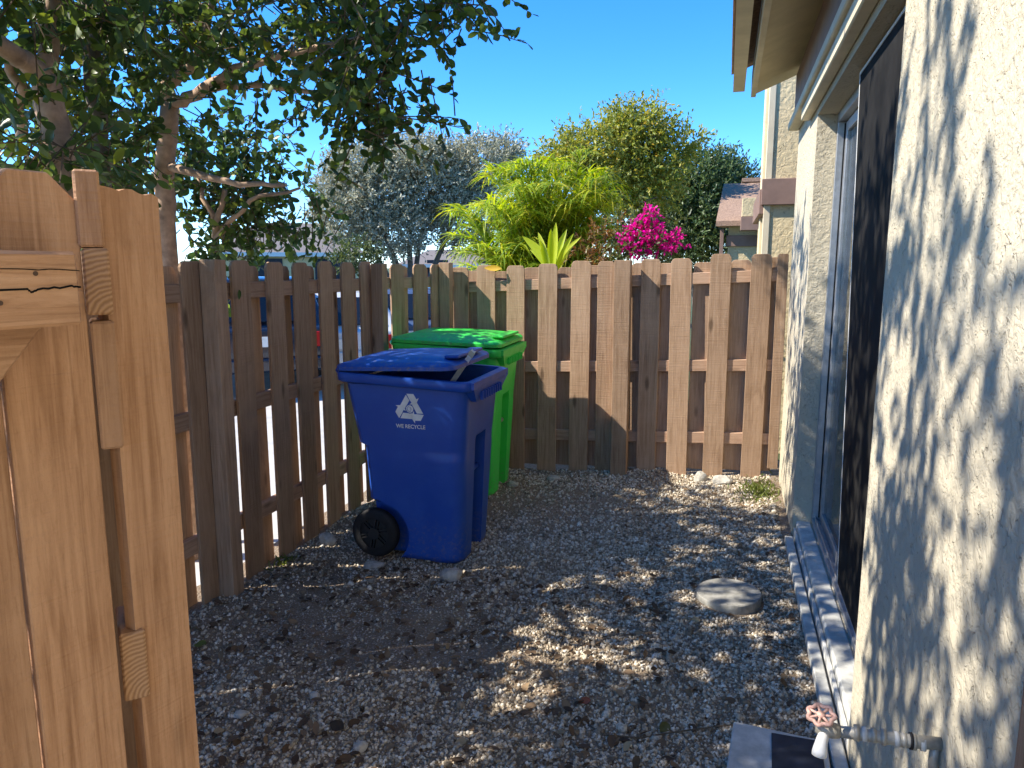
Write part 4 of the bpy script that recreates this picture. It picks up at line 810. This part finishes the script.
def car(label, px, r, paint, suv):
    p = ra(px, 300, r); t = thing('parked_car', label, 'car', (p.x, p.y, -.23), math.atan2(p.y, p.x)-math.pi/2+.12, 'cars parked beyond the side fence')
    hR = 1.68 if suv else 1.44; hb = .98 if suv else .86; hw = .9
    prof = [(0, .38), (0, hb), (.12, hb+.04), (.4 if suv else .75, hR-.03), (.9 if suv else 1.3, hR), (2.4, hR-.02), (3.1, hb+.06), (4.2, hb-.1), (4.4, .6), (4.4, .38)]
    bm = bmesh.new(); secs = []
    for yy, k in ((-hw, .93), (-hw*.9, 1), (hw*.9, 1), (hw, .93)):
        secs.append([bm.verts.new((yy*(1 if z < hb+.05 else .80), x, .38+(z-.38)*k)) for x, z in prof])
    n = len(prof)
    for a, b in zip(secs, secs[1:]):
        for k in range(n): bm.faces.new((a[k], a[(k+1) % n], b[(k+1) % n], b[k]))
    bm.faces.new(secs[0]); bm.faces.new(secs[-1][::-1]); bmesh.ops.recalc_face_normals(bm, faces=bm.faces); bevel(bm, .03, 2); bobj('body', bm, paint, t, True)
    x0, x1 = (.14, .38) if suv else (.2, .7); z0, z1 = hb+.09, hR-.1
    bm = bmesh.new(); prism(bm, [Vector((-.66, x0-.03, z0)), Vector((.66, x0-.03, z0)), Vector((.58, x1-.04, z1)), Vector((-.58, x1-.04, z1))], (0, -.02, .01)); bobj('rear_window', bm, M_CARGL, t)
    for s in (-1, 1):
        bm = bmesh.new(); add_box(bm, (s*.62 if s > 0 else -.86, -.03, hb-.26), (.86 if s > 0 else -.62, .05, hb-.05)); bevel(bm, .01); bobj('tail_lamp', bm, M_TAIL, t)
        for yy in (.85, 3.5):
            w_ = thing_part('wheel', t, (s*.80, yy, .33)); bm = bmesh.new(); add_tube(bm, [(-.11, 0, 0), (.11, 0, 0)], .33, 22); bobj('tyre', bm, M_RUBBER, w_, True); bm = bmesh.new(); add_tube(bm, [(-.115, 0, 0), (.115, 0, 0)], .2, 16); bobj('rim', bm, M_ALU, w_, True)
        bm = bmesh.new(); prism(bm, [Vector((s*.80, 1.0, z0-.02)), Vector((s*.80, 2.9, z0-.02)), Vector((s*.735, 2.4, z1)), Vector((s*.735, .95, z1))], (s*.015, 0, 0)); bobj('side_window', bm, M_CARGL, t)
    bm = bmesh.new(); add_box(bm, (-.86, -.07, .40), (.86, .0, .58)); bevel(bm, .02); bobj('bumper', bm, paint, t)
    bm = bmesh.new(); add_box(bm, (-.17, -.035, hb-.24), (.17, -.01, hb-.1)); bobj('number_plate', bm, M_WHITE, t)
def paintm(n, c): t = NT(n); t.base(c); t.set(Roughness=.25); t.b.inputs['Coat Weight'].default_value = .6; return t.m
car('dark parked suv glimpsed through the first slits of the side fence', 262, 10.6, paintm('dark_paint', (.015, .02, .035)), True)
car('white parked car glimpsed between pickets behind the blue bin', 342, 11.2, paintm('white_paint', (.6, .61, .62)), False)
car('grey blue parked car glimpsed through the far end of the side fence', 415, 12.5, paintm('grey_blue_paint', (.07, .10, .17)), False)

# ------------------------------------------------------------------ litter and small plants
M_DEAD = leafm('dead_leaf', [(0, (.06, .038, .022)), (.5, (.14, .09, .052)), (.9, (.24, .16, .09)), (1, (.36, .27, .15))], .1, .7, .2)
n = 1700; x = np.concatenate([rng.uniform(-2.45, -.2, 1350), rng.uniform(-.6, .38, 350)]); y = np.concatenate([rng.uniform(1.5, 3.7, 1350), rng.uniform(1.5, 5.7, 350)])
P = np.stack([x, y, gh(x, y)+rng.uniform(.004, .016, n)], -1); D = rng.normal(size=(n, 3)); D[:, 2] *= .25; Nn = rng.normal(0, .35, (n, 3)); Nn[:, 2] += 1
V, F = leaf_arrays(P, D, Nn, rng.uniform(.02, .055, n), 1.0); tag(npmesh('leaf_litter', V, F, M_DEAD), 'dry brown fallen leaves scattered over the gravel', 'leaves', kind='stuff')
def one_leaf(name, P, D, Nn, s, col, label, w=1.0):
    V, F = leaf_arrays(np.zeros((1, 3)), np.array([D], float), np.array([Nn], float), np.array([s]), w); V = np.concatenate([V, V-np.array(Nn)*.0012/np.linalg.norm(Nn)]); F = np.concatenate([F, F[:, ::-1]+NLV])
    o = npmesh(name, V, F, leafm(name+'_tint', [(0, col), (1, col)], .3, .45)); o.location = P; return tag(o, label, 'leaf')
def gpt(px, py):
    d = ray(px, py); tt = 1
    for _ in range(40): p = CN+d*tt; tt = (float(gh(p[0], p[1]))-CAM_H)/d[2]
    p = CN+d*tt; return Vector(p)
one_leaf('fallen_leaf', gpt(194, 648)+Vector((0, 0, .015)), (.9, .2, .2), (-.3, -.3, 1), .06, (.16, .2, .05), 'pale green fallen leaf on the ground beside the gate post', 1.3)
one_leaf('fallen_leaf', gpt(578, 704)+Vector((0, 0, .012)), (1, .3, .1), (0, -.4, 1), .05, (.3, .09, .03), 'orange brown fallen leaf on the gravel in the foreground', 1.1)
one_leaf('fallen_leaf', gpt(330, 728)+Vector((0, 0, .015)), (1, -.2, .1), (0, -.4, 1), .065, (.07, .05, .03), 'large dark dead leaf lying among the litter near the gate', 1.2)
one_leaf('fallen_leaf', gpt(660, 735)+Vector((0, 0, .012)), (.4, .8, .1), (0.2, -.4, 1), .06, (.13, .12, .03), 'olive fallen leaf beside the concrete paver', 1.1)
p = on_x(239, 300, xon(3.4)+.06); one_leaf('stuck_leaf', p, (.05, .1, 1), (1, -.2, .1), .055, (.05, .12, .02), 'green leaf caught on a side fence picket near its top', .75)
p = on_y(484, 268, YB-.03); one_leaf('hanging_leaf', p, (1, 0, -.02), (0, -1, .4), .15, (.6, .42, .03), 'yellow leaf draped over the top of the back fence', .6)
# twig on the gravel
bm = bmesh.new(); pts = [gpt(px, py)+Vector((0, 0, .012)) for px, py in ((588, 728), (605, 738), (640, 741), (668, 736), (720, 729), (742, 727))]; add_tube(bm, pts, [.0035, .003, .003, .0028, .0025, .0015], 6); tag(bobj('twig', bm, M_TWIG, smooth=True), 'thin bent brown twig on the gravel by the paver', 'twig')
# weeds at the house corner and at the fence foot
M_WEED = leafm('weed_leaf', [(0, (.06, .09, .015)), (1, (.22, .26, .06))], .35, .5)
def weeds(cx, cy, rx, ry, n, h, label):
    x = rng.normal(cx, rx, n); y = rng.normal(cy, ry, n); P = np.stack([x, y, gh(x, y)+.003], -1); D = rng.normal(0, .55, (n, 3)); D[:, 2] = rng.uniform(.3, 1, n); Nn = rng.normal(0, 1, (n, 3))
    V, F = leaf_arrays(P, D, Nn, rng.uniform(.4, 1, n)*h, .35); tag(npmesh('weeds', V, F, M_WEED), label, 'weeds', kind='stuff')
weeds(.30, 5.45, .07, .14, 420, .055, 'low yellow green weeds at the house corner')
weeds(-2.44, 3.62, .03, .05, 40, .07, 'small green weed at the foot of the side fence')
